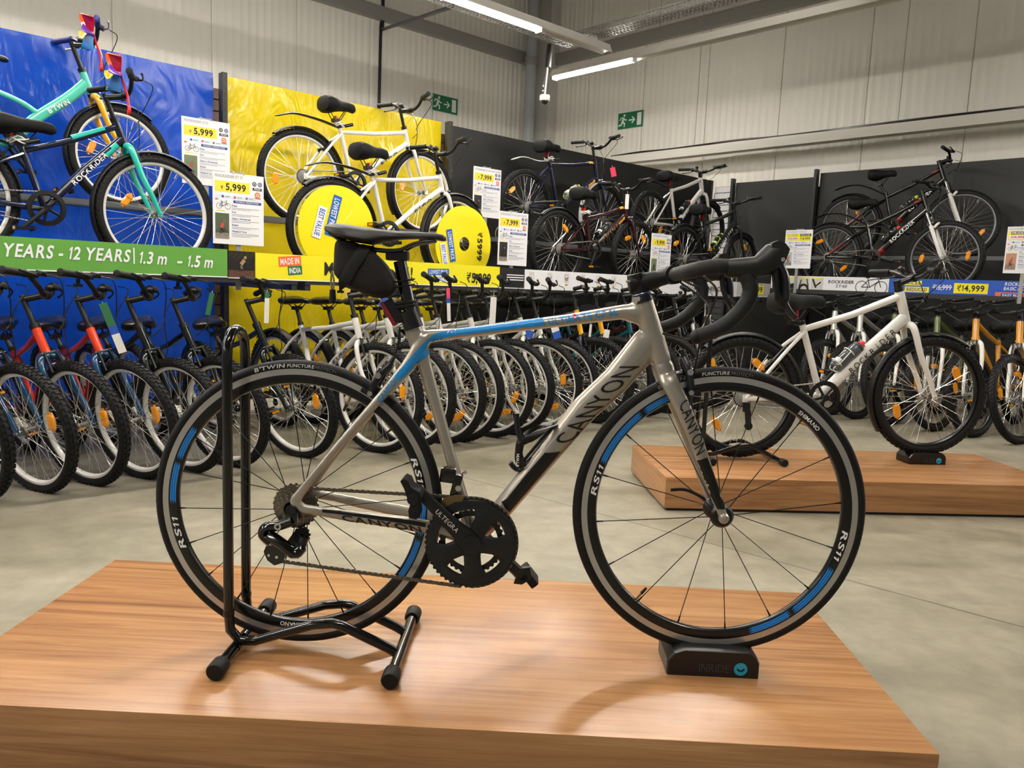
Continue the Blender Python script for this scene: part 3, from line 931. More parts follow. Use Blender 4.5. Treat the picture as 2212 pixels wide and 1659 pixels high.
dc.poly(M_RED, [(.624, .4425), (.631, .4505), (.638, .4445), (.636, .4395), (.626, .4385)])
dc.mb.build('lettering', fr)

# fork
mb = MB()
mb.tube(M_CARBON, [V((.8255, 0, .358)), V((.8335, 0, .3345)), V((.838, 0, .322)), V((.848, 0, .298))], [(.019, .019), (.0268, .0252), (.0285, .0248), (.034, .0220)], 18, ref=(0, 1, 0))
for s in (-1, 1):
    pts = smooth([V((.840, s * .012, .318)), V((.848, s * .034, .298)), V((.880, s * .046, .236)), V((.918, s * .049, .145)), V((.950, s * .050, .062)), V((.9735, s * .052, .003))], 5)
    k = len(pts)
    mb.tube(M_CARBON, pts, [(.0125 - .005 * i / (k - 1), .0235 - .0135 * i / (k - 1)) for i in range(k)], 14, ref=(0, 1, 0))
    mb.cyl(M_CARBON, (.974, s * .046, 0), (.974, s * .058, 0), .0125, 16)
    mb.cyl(M_BLACK, (.974, s * .058, 0), (.974, s * .066, 0), .010, 14)
me_fork = remeshed(mb, .0028, 4)
fork = link('fork', me_fork, root)
dc = Decal(me_fork)
dc.text(M_DBLACK, 'CANYON', (.8635, .2565), (.0445, -.1165), (.0215, .0165), 0)
dc.poly(M_DBLACK, [(.902, .128), (.930, .139), (.9795, .022), (.958, .022)])
dc.mb.build('lettering', fork)
mb = MB(); mb.cyl(M_BLACK, (.974, .062, 0), (.974, .080, 0), .011, 12); mb.tube(M_BLACK, smooth([(.974, .078, 0), (.955, .084, .012), (.915, .082, .030), (.878, .078, .030)], 4), [(.0045, .003)] * 13, 8); mb.build('quick_release', root)


def sector(mb, mt, r0, r1, a0, a1, y, n=14, sk=0.):
    """printed band on the rim side (viewer side), degrees, sk slants its ends"""
    vs = []
    for i in range(n + 1):
        for r, k in ((r0, 0), (r1, 1)):
            a = math.radians(a0 + (a1 - a0) * i / n + sk * k)
            yy = y if r > .2995 else y + (.3 - r) * .17
            vs.append((r * math.cos(a), yy - .0002, r * math.sin(a)))
    mb.add(mt, vs, [(2 * i, 2 * i + 1, 2 * i + 3, 2 * i + 2) for i in range(n)])


def arc_text(mb, mt, st, r, a_mid, h, width, y, shear=0., bold=1, inward=False, slope=.17):
    """lettering wrapped round the wheel on its right side"""
    vs, fs, W = text2d(st, bold); out = []; k = width / (W * h)
    for a, b in vs:
        u = (a - W / 2) * h * k + b * h * shear; v = b * h
        rr = r + v if not inward else r - v
        ang = math.radians(a_mid) - (u / r if not inward else -u / r)
        yy = y + (max(0., .3 - rr) * slope)
        out.append((rr * math.cos(ang), yy - .0006, rr * math.sin(ang)))
    mb.add(mt, out, fs)


def road_wheel(nm, pos, nsp, ph, decals, tyre_txt, cross):
    mb = MB()
    for q in (1,):
        mb.lathe(M_RIMB, [(.3165, -.0098), (.3015, -.0102), (.299, -.0112), (.2835, -.0084), (.2805, -.004), (.2805, .004), (.2835, .0084), (.299, .0112), (.3015, .0102), (.3165, .0098)], 120)
    wo = mb.build(nm, root, pos)
    t = MB(); t.lathe(M_TYRE, [(.3232 + .0128 * math.cos(a), .0126 * math.sin(a)) for a in [math.radians(-140 + 280 * i / 16) for i in range(17)]], 120)
    for i in range(90):     # shallow sipes on the shoulder
        a = 2 * PI * i / 90
        for s in (-1, 1):
            vs = []
            for da, el in ((0, 25), (.012, 25), (.034, 62), (.030, 62)):
                e = math.radians(el); rr = .3232 + .01295 * math.cos(e); vs.append((rr * math.cos(a + da), s * .01275 * math.sin(e), rr * math.sin(a + da)))
            t.add(M_BLACK, vs, [(0, 1, 2, 3)])
    to = t.build('tyre', wo)
    tt = MB()
    for s_, rad, hh, wd, am, bd, mt in tyre_txt: arc_text(tt, mt, s_, rad, am, hh, wd, -.0127, .12, bd, slope=0)
    tt.build('lettering', to)
    b = MB()
    for s in (-1, 1): b.lathe(M_TRACK, [(.3160, s * .0099), (.3025, s * .0103), (.3025, s * .0108), (.3160, s * .0104)], 120)
    b.build('brake_track', wo)
    d = MB(); decals(d); d.build('lettering', wo)
    for i in range(nsp):
        a = ph + 2 * PI * i / nsp; s = 1 if i % 2 else -1
        sp = MB(); ah = a + cross * (1 if (i // 2) % 2 else -1)
        yf = s * (.034 if nm[0] == 'f' else (.030 if s > 0 else .020))
        p0 = V((.019 * math.cos(ah), yf, .019 * math.sin(ah))); p1 = V((.2815 * math.cos(a), s * .003, .2815 * math.sin(a)))
        sp.tube(M_DARKSPOKE, [p0, p1], .0011, 5); dd = (p1 - p0).normalized()
        sp.tube(M_DARKSPOKE, [p1 - dd * .016, p1], [.0016, .0024], 6)
        sp.build('spoke', wo)
    h = MB()
    if nm[0] == 'f':
        h.lathe(M_BLACK, [(.006, -.046), (.022, -.043), (.027, -.036), (.024, -.030), (.011, -.022), (.011, .022), (.024, .030), (.027, .036), (.022, .043), (.006, .046)], 28, loop=False)
    else:
        h.lathe(M_BLACK, [(.006, -.020), (.024, -.020), (.026, -.015), (.012, -.008), (.012, .022), (.025, .030), (.025, .036), (.010, .044), (.006, .05)], 28, loop=False)
    h.build('hub', wo)
    v = MB(); a = math.radians(-130.5) if nm[0] == 'f' else math.radians(64)
    e = V((math.cos(a), 0, math.sin(a))); v.cyl(mat('brass_valve', '#8f8060', .35, .8), e * .281, e * .258, .003, 8); v.tube(M_BLACK, [e * .262, e * .244], [.0042, .0032], 8); v.build('valve', wo)
    return wo


def dec_front(d):
    Y = -.0113
    for a0, a1 in ((156, 129), (126, 107), (-27, -52), (-55, -74)):
        sgn = 1
        for r0, r1 in ((.2985, .2955), (.2945, .2905), (.2895, .2858)): sector(d, M_BLUE2, r0, r1, a0, a1, Y, sk=2 * sgn)
    arc_text(d, M_WDECAL, 'RS11', .2858, 166, .0122, .074, Y, .35, inward=False)
    arc_text(d, M_WDECAL, 'RS11', .2858, -14, .0122, .074, Y, .35)
    arc_text(d, M_WDECAL, 'SHIMANO', .2875, 48.5, .0088, .062, Y, 0)


def dec_rear(d):
    Y = -.0113
    for a0, a1 in ((179, 161), (158, 143), (7, -14), (-17, -36)):
        for r0, r1 in ((.2985, .2955), (.2945, .2905), (.2895, .2858)): sector(d, M_BLUE2, r0, r1, a0, a1, Y, sk=2)
    arc_text(d, M_WDECAL, 'RS11', .2858, 195, .0122, .080, Y, .35)
    arc_text(d, M_WDECAL, 'RS11', .2858, 16, .0122, .076, Y, .35)
    arc_text(d, M_WDECAL, 'SHIMANO', .2875, -93, .0088, .062, Y)


W_TXT = mat('tyre_print', '#c9c9c9', .5); W_TX2 = mat('tyre_print_dim', '#77777a', .5)
road_wheel('rear_wheel', V((0, 0, 0)), 20, .06, dec_rear, [("B'TWIN", .3195, .0085, .072, 100.5, 1, W_TXT), ('PUNCTURE', .3197, .0072, .062, 87.8, 1, W_TXT), ('PROTECT+', .3197, .0072, .050, 77.5, 0, W_TX2)], .5)
road_wheel('front_wheel', V((.974, 0, 0)), 16, .10, dec_front, [("B'TWIN", .3195, .0085, .066, 112, 1, W_TX2), ('PUNCTURE', .3197, .0072, .062, 94, 1, W_TXT), ('PROTECT+', .3197, .0072, .050, 83.5, 0, W_TX2)], .0)

# drivetrain
def toothed(mb, mt, r, n, y0, y1, hole=None, dep=.0036):
    vs = []; k = n * 4
    ri = hole or .01
    for y in (y0, y1):
        for i in range(k):
            a = 2 * PI * i / k; q = (r, r, r - dep, r - dep)[i % 4]
            vs.append((q * math.cos(a), y, q * math.sin(a)))
        for i in range(k):
            a = 2 * PI * i / k; vs.append((ri * math.cos(a), y, ri * math.sin(a)))
    fs = []
    for i in range(k):
        j = (i + 1) % k
        fs += [(i, j, k + j, k + i), (2 * k + j, 2 * k + i, 3 * k + i, 3 * k + j), (i, 2 * k + i, 2 * k + j, j), (k + i, k + j, 3 * k + j, 3 * k + i)]
    mb.add(mt, vs, fs)


mb = MB()
for i in range(11):
    n = 25 - int(i * 1.4); toothed(mb, M_CASS if i % 2 else M_CHAIN, n * .01270 / 2 / PI + .003, n, -.022 - i * .0034, -.0236 - i * .0034, .018)
mb.cyl(M_BLACK, (0, -.062, 0), (0, -.02, 0), .012, 14)
mb.build('cassette', root)
mb = MB()
toothed(mb, M_BLACK, .1068, 52, -.0475, -.0505, .088); toothed(mb, M_BLACK, .0755, 36, -.0405, -.043, .060)
mb.lathe(M_GREYALU, [(.101, -.051), (.099, -.0555), (.088, -.0575), (.079, -.0555), (.078, -.049)], 72, loop=False)
TH0 = 2.33     # direction of the near crank arm
for k, da in enumerate((.0, 1.22, 2.45, -2.45, -1.22)):
    a = TH0 + da; d = V((math.cos(a), 0, math.sin(a))); n_ = V((-math.sin(a), 0, math.cos(a)))
    w0, w1 = (.020, .030)
    if da == 0.:
        continue
    ring = []
    for r_, hw, y in ((.012, .022, -.058), (.032, .019, -.0595), (.055, .0195, -.0585), (.076, .031, -.0575), (.090, .046, -.0555)):
        ring.append([d * r_ + n_ * (hw * c) + V((0, y + yy, 0)) for c, yy in ((-1, .004), (-.7, 0), (.7, 0), (1, .004), (1, .010), (-1, .010))])
    mb.loft(M_GREYALU, ring)
d = V((math.cos(TH0), 0, math.sin(TH0))); n_ = V((-d.z, 0, d.x))
ring = []
for r_, hw, y, th in ((-.030, .016, -.060, .010), (-.012, .026, -.064, .014), (.02, .026, -.066, .016), (.05, .019, -.070, .015), (.10, .0155, -.075, .014), (.15, .0140, -.079, .013), (.172, .0145, -.081, .013), (.183, .010, -.081, .011)):
    ring.append([d * r_ + n_ * (hw * c) + V((0, y + yy * th, 0)) for c, yy in ((-1, .5), (-.85, .1), (-.4, 0), (.4, 0), (.85, .1), (1, .5), (.8, 1), (-.8, 1))])
mb.loft(M_GREYALU, ring)
mb.cyl(M_BLACK, (0, -.06, 0), (0, .06, 0), .014, 16); mb.cyl(M_GREYALU, (0, -.068, 0), (0, -.060, 0), .022, 20)
ring = []
for r_, hw, y in ((.0, .02, .062), (.05, .016, .066), (.12, .0145, .072), (.168, .0155, .076), (.182, .009, .076)):
    ring.append([d * -r_ + n_ * (hw * c) + V((0, y + yy, 0)) for c, yy in ((-1, 0), (-.7, -.006), (.7, -.006), (1, 0), (.7, .007), (-.7, .007))])
mb.loft(M_GREYALU, ring)
cr = mb.build('crankset', root, BB_)
tx = MB(); f = Face(tx, V((0, -.0765, 0)) + d * .118 + n_ * -.006, -d, -n_ * -1, (0, -1, 0))
f = Face(tx, d * .112 + n_ * .005 + V((0, -.0775, 0)), (-d + V((0, .10, 0))).normalized(), -n_, (0, -1, 0)); f.text(M_WDECAL, 'ULTEGRA', 0, 0, .0105, 0, width=.07, l=2)
tx.build('lettering', cr)
ch = MB()
def run(p, q, step=.0127):
    p, q = V(p), V(q); n = int((q - p).length / step); dv = (q - p) / n
    for k in range(n):
        a, b = p + dv * k, p + dv * (k + 1)
        ch.cyl(M_CHAIN, a + V((0, -.0034, 0)), a + V((0, .0034, 0)), .0040, 8)
        w_ = .0030 if k % 2 else .0020
        ch.tube(M_CHAIN, [a + V((0, w_, 0)), b + V((0, w_, 0))], [(.0034, .0006)] * 2, 6, ref=(0, 0, 1)); ch.tube(M_CHAIN, [a + V((0, -w_, 0)), b + V((0, -w_, 0))], [(.0034, .0006)] * 2, 6, ref=(0, 0, 1))
run((.010, -.045, .048), (.40, -.047, .0335)); run((-.034, -.047, -.124), (.385, -.047, -.1745))
wrap = [BB_ + V((.1035 * math.cos(math.radians(a)), -.047, .1035 * math.sin(math.radians(a)))) for a in range(95, -100, -7)]
for p, q in zip(wrap, wrap[1:]): run(p, q, .0125)
ch.build('chain', root)
# pedal body on the near crank
mb = MB(); pc = BB_ + d * .172
mb.cyl(M_CHROME, pc + V((0, -.080, 0)), pc + V((0, -.098, 0)), .008, 10)
pr = [(-.032, .045), (-.024, .052), (-.012, .046), (-.005, .030), (.016, .018), (.020, .004), (.012, -.02), (.016, -.045), (.008, -.052), (-.010, -.048), (-.012, -.030), (-.006, -.010), (-.016, .006), (-.022, .025)]
mb.prism(M_MATTE, [(pc.x + x * .85, pc.z + z * .85) for x, z in pr], -.098, -.150); mb.cyl(M_BLACK, pc + V((0, -.098, 0)), pc + V((0, -.152, 0)), .013, 14)
mb.build('pedal', root)
mb = MB(); pc = BB_ - d * .168
mb.cham(M_MATTE, pc + V((.018, .105, -.008)), (.05, .06, .022), .006, MX.Rotation(.9, 3, 'Y')); mb.prism(M_GREYALU, [(pc.x - .008, pc.z + .02), (pc.x + .02, pc.z + .024), (pc.x + .024, pc.z - .005), (pc.x, pc.z - .02), (pc.x - .02, pc.z - .018)], .07, .082)
mb.build('pedal', root)
# front derailleur
mb = MB()
mb.cham(M_GLOSSBLACK, (.353, -.034, .083), (.036, .030, .034), .006, MX.Rotation(.12, 3, 'Y')); mb.cham(M_GLOSSBLACK, (.372, -.036, .060), (.020, .026, .050), .005, MX.Rotation(.25, 3, 'Y'))
mb.cyl(M_CHROME, (.384, -.036, .087), (.395, -.036, .090), .005, 8); mb.cyl(M_CHROME, (.377, -.05, .055), (.377, -.044, .055), .007, 10)
mb.prism(mat('bronze_plate', '#7c6a4c', .3, .8), [(.335, .016), (.345, .034), (.372, .042), (.388, .040), (.388, .026), (.37, .024), (.352, .014), (.342, .006)], -.054, -.052)
mb.build('front_derailleur', root)
# rear derailleur
mb = MB()
mb.cham(M_GLOSSBLACK, (.006, -.068, -.012), (.026, .016, .030), .006); mb.cyl(M_BLACK, (.008, -.078, .004), (.008, -.07, .004), .008, 10)
mb.tube(M_GLOSSBLACK, smooth([(.006, -.072, -.022), (-.025, -.076, -.032), (-.050, -.078, -.036), (-.058, -.078, -.052), (-.04, -.078, -.070)], 4), [(.012, .015)] * 17, 10)
mb.tube(M_GLOSSBLACK, smooth([(-.045, -.082, -.052), (-.015, -.084, -.072), (.012, -.082, -.092), (.026, -.076, -.082), (.033, -.07, -.060)], 4), [(.012, .014), (.013, .016)] + [(.013, .016)] * 11 + [(.010, .010)] * 4, 10)
mb.cyl(M_CHROME, (-.021, -.092, -.030), (-.021, -.08, -.030), .008, 12); mb.cyl(M_BLACK, (-.021, -.0925, -.030), (-.021, -.09, -.030), .004, 8)
for px, pz in ((.020, -.062), (-.040, -.108)):
    w_ = MB(); mm = MB(); toothed(mb, M_MATTE, .020, 11, -.044, -.049, .004)
    mb.v[-1]; o_ = len(mb.v) - 11 * 4 * 4
    for i in range(o_, len(mb.v)): x, y, z = mb.v[i]; mb.v[i] = (x + px, y, z + pz)
mb.prism(M_GLOSSBLACK, [(-.066, -.100), (-.060, -.086), (-.040, -.084), (-.018, -.088), (-.014, -.104), (-.024, -.126), (-.042, -.132), (-.058, -.120)], -.056, -.051)
mb.prism(M_BLACK, [(-.05, -.125), (-.03, -.13), (.035, -.055), (.028, -.045), (.005, -.05)], -.040, -.038)
for px, pz in ((-.036, -.112), (-.054, -.108)): mb.cyl(M_CHROME, (px, -.0575, pz), (px, -.055, pz), .0035, 8)
mb.build('rear_derailleur', root)
# seat post, clamp, saddle
mb = MB()
sdir = unit(V((.2625, 0, .43)) - V((.238, 0, .56)))
mb.tube(M_GLOSSBLACK, [V((.265, 0, .428)), V((.250, 0, .500)), V((.237, 0, .562))], .0148, 18)
mb.cham(M_BLACK, (.232, 0, .574), (.05, .036, .022), .006); mb.build('seatpost', root)
mb = MB(); a, b = V((.269, 0, .411)), V((.255, 0, .450))
mb.tube(M_BLACK, [a, a + (b - a) * .15, b], [.0225, .0225, .0205], 20); mb.cham(M_BLACK, (.240, 0, .436), (.022, .022, .024), .005, MX.Rotation(-.3, 3, 'Y')); mb.build('seat_clamp', root)
mb = MB(); rings = []
for x, w_, zt, zb in ((.073, .020, .633, .627), (.080, .050, .6395, .622), (.102, .066, .6425, .612), (.135, .067, .6395, .603), (.170, .058, .6345, .598), (.205, .042, .6305, .604), (.24, .030, .628, .610), (.28, .023, .627, .612), (.318, .019, .6255, .6095), (.334, .015, .622, .607), (.341, .006, .616, .609)):
    r = []
    for k in range(16):
        a = 2 * PI * k / 16; c, s = math.cos(a), math.sin(a)
        zz = zt if s > 0 else zb
        q = abs(s) ** .7
        side = (zt + zb) / 2 - (.010 if w_ > .05 else .004)
        r.append(V((x, w_ * math.copysign(abs(c) ** .8, c), side + (zz - side) * q)))
    rings.append(r)
mb.loft(noise_mat('saddle_grain', ((.3, '#1b1b1c'), (.7, '#1c1c1d')), nscale=90, rough=.5), rings)
sa = mb.build('saddle', root)
mb = MB()
for s in (-1, 1): mb.tube(M_GLOSSBLACK, smooth([(.085, s * .030, .622), (.120, s * .028, .600), (.178, s * .022, .587), (.236, s * .022, .585), (.272, s * .016, .600), (.318, s * .012, .609)], 5), .0042, 8)
mb.build('rail', sa)
# stem, handlebar
mb = MB()
mb.tube(M_BLACK, [V((.786, 0, .479)), V((.780, 0, .497))], [.0245, .0215], 20)
mb.tube(M_BLACK, [V((.782, 0, .490)), V((.766, 0, .541))], .0195, 18)
mb.tube(M_MATTE, smooth([(.752, 0, .517), (.775, 0, .521), (.82, 0, .531), (.848, 0, .541)], 4), [(.022, .021)] * 4 + [(.0205, .019)] * 4 + [(.017, .0175)] * 3 + [(.021, .021)] * 2, 16, ref=(0, 0, 1))
mb.cyl(M_MATTE, (.85, -.026, .541), (.85, .026, .541), .0215, 18)
mb.cyl(M_CHROME, (.750, -.022, .525), (.750, .022, .525), .003, 8); mb.cyl(mat('blue_spacer', '#16356e', .3, .3), (.7815, 0, .4935), (.7800, 0, .4980), .0222, 20)
mb.build('stem', root)
bar = None
for s in (-1, 1):
    P = [(.850, s * .0, .541), (.850, s * .06, .541), (.850, s * .13, .542), (.852, s * .180, .543), (.866, s * .203, .547), (.893, s * .21, .551), (.922, s * .21, .5505), (.948, s * .211, .540), (.9625, s * .212, .515), (.9595, s * .213, .487), (.938, s * .214, .457), (.905, s * .215, .430), (.863, s * .215, .4135)]
    pts = smooth(P, 6)
    bm_ = MB(); bm_.tube(M_TAPE, pts, [.0155 if i < 8 else .0152 + .0007 * ((i % 4) == 0) for i in range(len(pts))], 14)
    bm_.ball(M_MATTE, pts[-1], .0152, 12, 8)
    if bar is None: bar = bm_.build('handlebar', root)
    else: bm_.build('drop_grip', bar)
    y = s * .211
    hd = MB(); rings = []
    for x, z, hw, hh, an in ((.915, .548, .016, .018, -.1), (.945, .549, .0185, .020, .0), (.972, .551, .0185, .021, .25), (.992, .560, .018, .027, .7), (1.008, .576, .017, .026, 1.0), (1.022, .588, .012, .014, 1.05)):
        up = V((-math.sin(an * .75), 0, math.cos(an * .75)))
        rings.append([V((x, y, z)) + up * (hh * math.cos(2 * PI * k / 14)) + V((0, hw * math.sin(2 * PI * k / 14), 0)) for k in range(14)])
    hd.loft(M_HOOD, rings)
    hd.prism(M_HOOD, [(.990, .560), (.999, .598), (1.010, .6025), (1.024, .597), (1.033, .586), (1.027, .566), (1.017, .552), (1.000, .546)], y - .013, y + .013)
    hd.build('hood', bar)
    lv = MB()
    lv.tube(M_GREYALU, smooth([(1.018, y, .556), (1.028, y, .535), (1.032, y - s * -.002, .505), (1.033, y + s * .004, .480), (1.042, y + s * .010, .462), (1.052, y + s * .014, .452)], 5), [(.011, .013), (.011, .013)] + [(.009, .014)] * 12 + [(.006, .008)] * 12, 10, ref=(1, 0, 0))
    lv.tube(M_MATTE, smooth([(1.010, y, .548), (1.014, y, .520), (1.022, y - s * .004, .494), (1.034, y - s * .004, .476)], 4), [(.007, .012)] * 8 + [(.010, .015)] * 5, 8, ref=(1, 0, 0)); lv.cyl(M_CHROME, (1.020, y - .0145, .566), (1.020, y + .0145, .566), .0042, 10)
    lv.build('brake_lever', bar)
mb = MB(); mb.tube(M_BLACK, smooth([(.885, -.15, .535), (.925, -.10, .50), (.915, -.03, .42), (.905, -.018, .345), (.900, -.014, .318)], 6), .0025, 6); mb.build('brake_cable', root)
mb = MB(); mb.tube(M_BLACK, smooth([(.885, .15, .535), (.955, .10, .47), (.905, .02, .40), (.828, -.024, .41)], 6), .0025, 6); mb.build('brake_cable', root)
mb = MB(); mb.tube(M_BLACK, smooth([(.870, -.04, .525), (.91, -.02, .505), (.87, -.024, .47), (.815, -.024, .455)], 6), .0022, 6); mb.build('brake_cable', root)
mb = MB(); mb.tube(M_BLACK, smooth([(.24, -.02, .415), (.238, -.022, .385), (.228, -.014, .35), (.219, -.008, .325)], 6), .0024, 6); mb.build('brake_cable', root)
# callipers
def caliper(nm, c, up, fw):
    """dual pivot brake: c pivot point, up towards the cable end, fw away from the frame"""
    c, up, fw = V(c), unit(V(up)), unit(V(fw)); mb = MB()
    mb.cyl(M_CHROME, c - fw * .02, c + fw * .03, .005, 10); mb.cyl(M_GLOSSBLACK, c + fw * .004, c + fw * .026, .013, 14)
    for s in (-1, 1):
        mb.tube(M_GREYALU, smooth([c + up * .030 + V((0, s * .012, 0)) + fw * .012, c + up * .008 + V((0, s * .026, 0)) + fw * .014, c - up * .020 + V((0, s * .031, 0)) + fw * .012, c - up * .045 + V((0, s * .024, 0)) + fw * .006], 4), [(.009, .007)] * 13, 10)
        mb.cham(M_BLACK, c - up * .050 + V((0, s * .017, 0)) + fw * .004, (.05, .012, .012), .003, MX((unit(fw), V((0, 1, 0)), unit(fw).cross(V((0, 1, 0))))).transposed())
        mb.cyl(M_CHROME, c - up * .046 + fw * .006 + V((0, s * .030, 0)), c - up * .046 + fw * .006 + V((0, s * .036, 0)), .006, 10)
    mb.tube(M_BLACK, [c + up * .024 + fw * .014 + V((0, -.012, 0)), c + up * .052 + fw * .016 + V((0, -.012, 0))], [.006, .004], 8); mb.cyl(M_CHROME, c + fw * .016 + V((0, -.04, 0)), c + fw * .016 + V((0, -.030, 0)), .007, 12)
    return mb.build(nm, root)


caliper('front_brake', (.874, 0, .322), (-.31, 0, .95), (1, 0, .25)); caliper('rear_brake', (.208, 0, .298), (.62, 0, .80), (-.75, 0, .45))
# bottle cage on the down tube
mb = MB(); dn = unit(V((.662, 0, .2365)) - V((.470, 0, -.010))); pp = V((-dn.z, 0, dn.x))
mb.box(M_PLAST, V((.566, 0, .114)) + pp * .032 + dn * .014, (.14, .014, .006), MX((dn, V((0, 1, 0)), pp)).transposed())
for s in (-1, 1):
    mb.tube(M_PLAST, smooth([V((.594, s * .006, .196)), V((.570, s * .030, .190)), V((.540, s * .037, .172)), V((.523, s * .034, .160)), V((.514, s * .028, .150)), V((.512, s * .026, .120)), V((.522, s * .018, .100))], 5), [(.009, .003)] * 16 + [(.009, .004)] * 15, 8, ref=(1, 0, .3))
    mb.tube(M_PLAST, smooth([V((.520, s * .030, .158)), V((.508, s * .022, .185)), V((.505, s * .014, .219))], 4), [(.006, .003)] * 9, 8, ref=(1, 0, 0))
mb.tube(M_PLAST, smooth([(.545, 0, .120), (.524, 0, .097), (.509, 0, .091), (.498, 0, .098), (.492, 0, .107)], 4), [(.006, .014)] * 17, 8, ref=(1, 0, 1))
cg = mb.build('bottle_cage', root); mb = MB(); f = Face(mb, V((.5095, -.032, .104)), V((.02, 0, 1)), V((-1, 0, .02)), (0, -1, 0)); f.text(M_WDECAL, "B'TWIN", 0, -.003, .006, 1, width=.03); mb.build('lettering', cg)

# things strapped to it
BM = RB.matrix_world.copy()
t = thing('saddle_bag', 'black nylon saddle bag strapped under the seat of the silver road bicycle', 'saddle bag', M=BM)
mb = MB(); out = [(.096, .598), (.093, .563), (.0935, .530), (.121, .506), (.160, .487), (.193, .4785), (.222, .490), (.2275, .512), (.212, .545), (.19, .570), (.165, .588), (.135, .603), (.108, .606)]
out = [(p.x, p.z) for p in smooth([(x, 0, z) for x, z in out], 3, True)]
rings = []; cx, cz = .160, .545
for y, k in ((-.046, .50), (-.044, .78), (-.036, .93), (-.02, 1.), (.02, 1.), (.036, .93), (.044, .78), (.046, .5)): rings.append([V((cx + (x - cx) * k, y, cz + (z - cz) * k)) for x, z in out])
mb.loft(M_FABRIC, rings); mb.build('pouch', t, sharp=60)
mb = MB()
mb.tube(mat('webbing', '#0c0c0c', .8), smooth([(.165, -.030, .592), (.160, -.0475, .575), (.140, -.050, .545), (.122, -.047, .512), (.124, -.03, .503), (.124, .03, .503), (.140, .050, .545), (.160, .0475, .575), (.165, .03, .592)], 4, True), [(.0015, .013)] * 36, 8, True, ref=(0, 1, .01)); mb.build('strap', t)
mb = MB(); mb.tube(mat('zip_cord', '#77705f', .6), smooth([(.096, -.05, .537), (.1005, -.052, .515), (.099, -.052, .494)], 4), .0022, 6); mb.tube(mat('zip_cord', '#77705f', .6), smooth([(.096, -.05, .537), (.094, -.052, .515), (.096, -.052, .494)], 4), .0022, 6)
mb.tube(M_MATTE, [(.0975, -.052, .496), (.097, -.052, .474), (.097, -.052, .466)], [.0065, .0078, .0068], 12); mb.build('zip_pull', t)
mb = MB()
for z in (.505, .517): mb.tube(M_MATTE, smooth([(.215, -.02, z - .003), (.24, -.022, z), (.262, -.016, z + .004), (.27, 0, z + .006), (.262, .016, z + .004), (.24, .022, z), (.215, .02, z - .003)], 4), .0018, 6)
mb.build('elastic_strap', t)
t = thing('tail_light', 'red and black bicycle tail light clamped to the seat post below the saddle bag', 'light', M=BM)
ax_ = unit(V((.228, 0, .424)) - V((.199, 0, .473))); px_ = V((-ax_.z, 0, ax_.x)); c = V((.2205, 0, .449)); Rm = MX((px_, V((0, 1, 0)), -ax_)).transposed()
mb = MB(); mb.cham(M_PLAST, c + px_ * .004, (.026, .030, .056), .005, Rm); mb.build('housing', t)
mb = MB(); mb.cham(mat('tail_light_lens', '#8c0d16', .2, coat=.6), c - px_ * .0095 * (1 if px_.x > 0 else -1), (.010, .031, .062), .004, Rm); mb.build('lens', t)
mb = MB()
for z in (.462, .470): mb.tube(M_MATTE, smooth([(.225, -.013, z - .004), (.245, -.0175, z - .001), (.268, -.012, z + .002), (.274, 0, z + .003), (.268, .012, z + .002), (.245, .0175, z - .001), (.225, .013, z - .004)], 4), [(.0035, .002)] * 25, 8)
mb.cham(M_MATTE, (.236, 0, .460), (.030, .022, .016), .003); mb.build('bracket', t)


# ---------------------------------------------------------------- setting
CL, CR = -9.65, -9.40          # wall planes (along NL / NR)


def wall(name, x0, x1, first, z1):
    """ribbed sandwich panels, local X along the wall, face at y=0"""
    prof = []; x = x0
    k0 = math.floor((x0 - first) / 1.1)
    seg = first + k0 * 1.1
    prof.append((x0, 0))
    while seg < x1:
        for i in range(11):
            xr = seg + .05 + i * .1
            if x0 + .02 < xr < x1 - .06:
                prof += [(xr - .02, 0), (xr - .012, -.0042), (xr + .012, -.0042), (xr + .02, 0)]
        e = seg + 1.1
        if x0 + .02 < e < x1 - .02: prof += [(e - .007, 0), (e - .005, .02), (e + .005, .02), (e + .007, 0)]
        seg = e
    prof.append((x1, 0)); prof.sort(key=lambda p: p[0])
    mb = MB(); n = len(prof)
    mb.add(M_WALL, [(x, y, 0) for x, y in prof] + [(x, y, z1) for x, y in prof] + [(x0, .2, 0), (x1, .2, 0), (x0, .2, z1), (x1, .2, z1)], [(i, i + 1, n + i + 1, n + i) for i in range(n - 1)] + [(2 * n, 2 * n + 1, 2 * n + 3, 2 * n + 2)])
    return struct(name, mb, (0, 0, 0), YL if 'left' in name else YR)


o = wall('wall_left', -9, 9.53, 2.776, 6.2); o.location = NL * CL
o = wall('wall_right', -9.53, 9, -3.078, 6.2); o.location = NR * CR
mb = MB(); mb.add(M_FLOOR, [(-16, -9, 0), (16, -9, 0), (16, 20, 0), (-16, 20, 0)], [(0, 1, 2, 3)]); struct('floor', mb)
mb = MB(); mb.box(M_CEIL, (0, 5.5, 6.25), (32, 29, .1)); struct('ceiling', mb)
mb = MB(); mb.box(M_STEEL, (-.2, -.05, 4.645), (18.8, .10, .16)); mb.box(M_STEEL, (-.2, -.08, 4.725), (18.8, .06, .02)); o = struct('trim_1', mb, LW(0, CL, 0), YL)
mb = MB(); mb.box(M_STEEL, (0, -.05, 4.645), (18.8, .10, .16)); mb.box(M_STEEL, (0, -.08, 4.725), (18.8, .06, .02)); o = struct('trim_2', mb, RW(0, CR, 0), YR)
mb = MB()
for x, y, sx, sy in ((0, 0, .04, .34), (-.0, -.17, .30, .03), (0, .17, .30, .03)): mb.box(M_COLUMN, (x, y, 3.1), (sx, sy, 6.2))
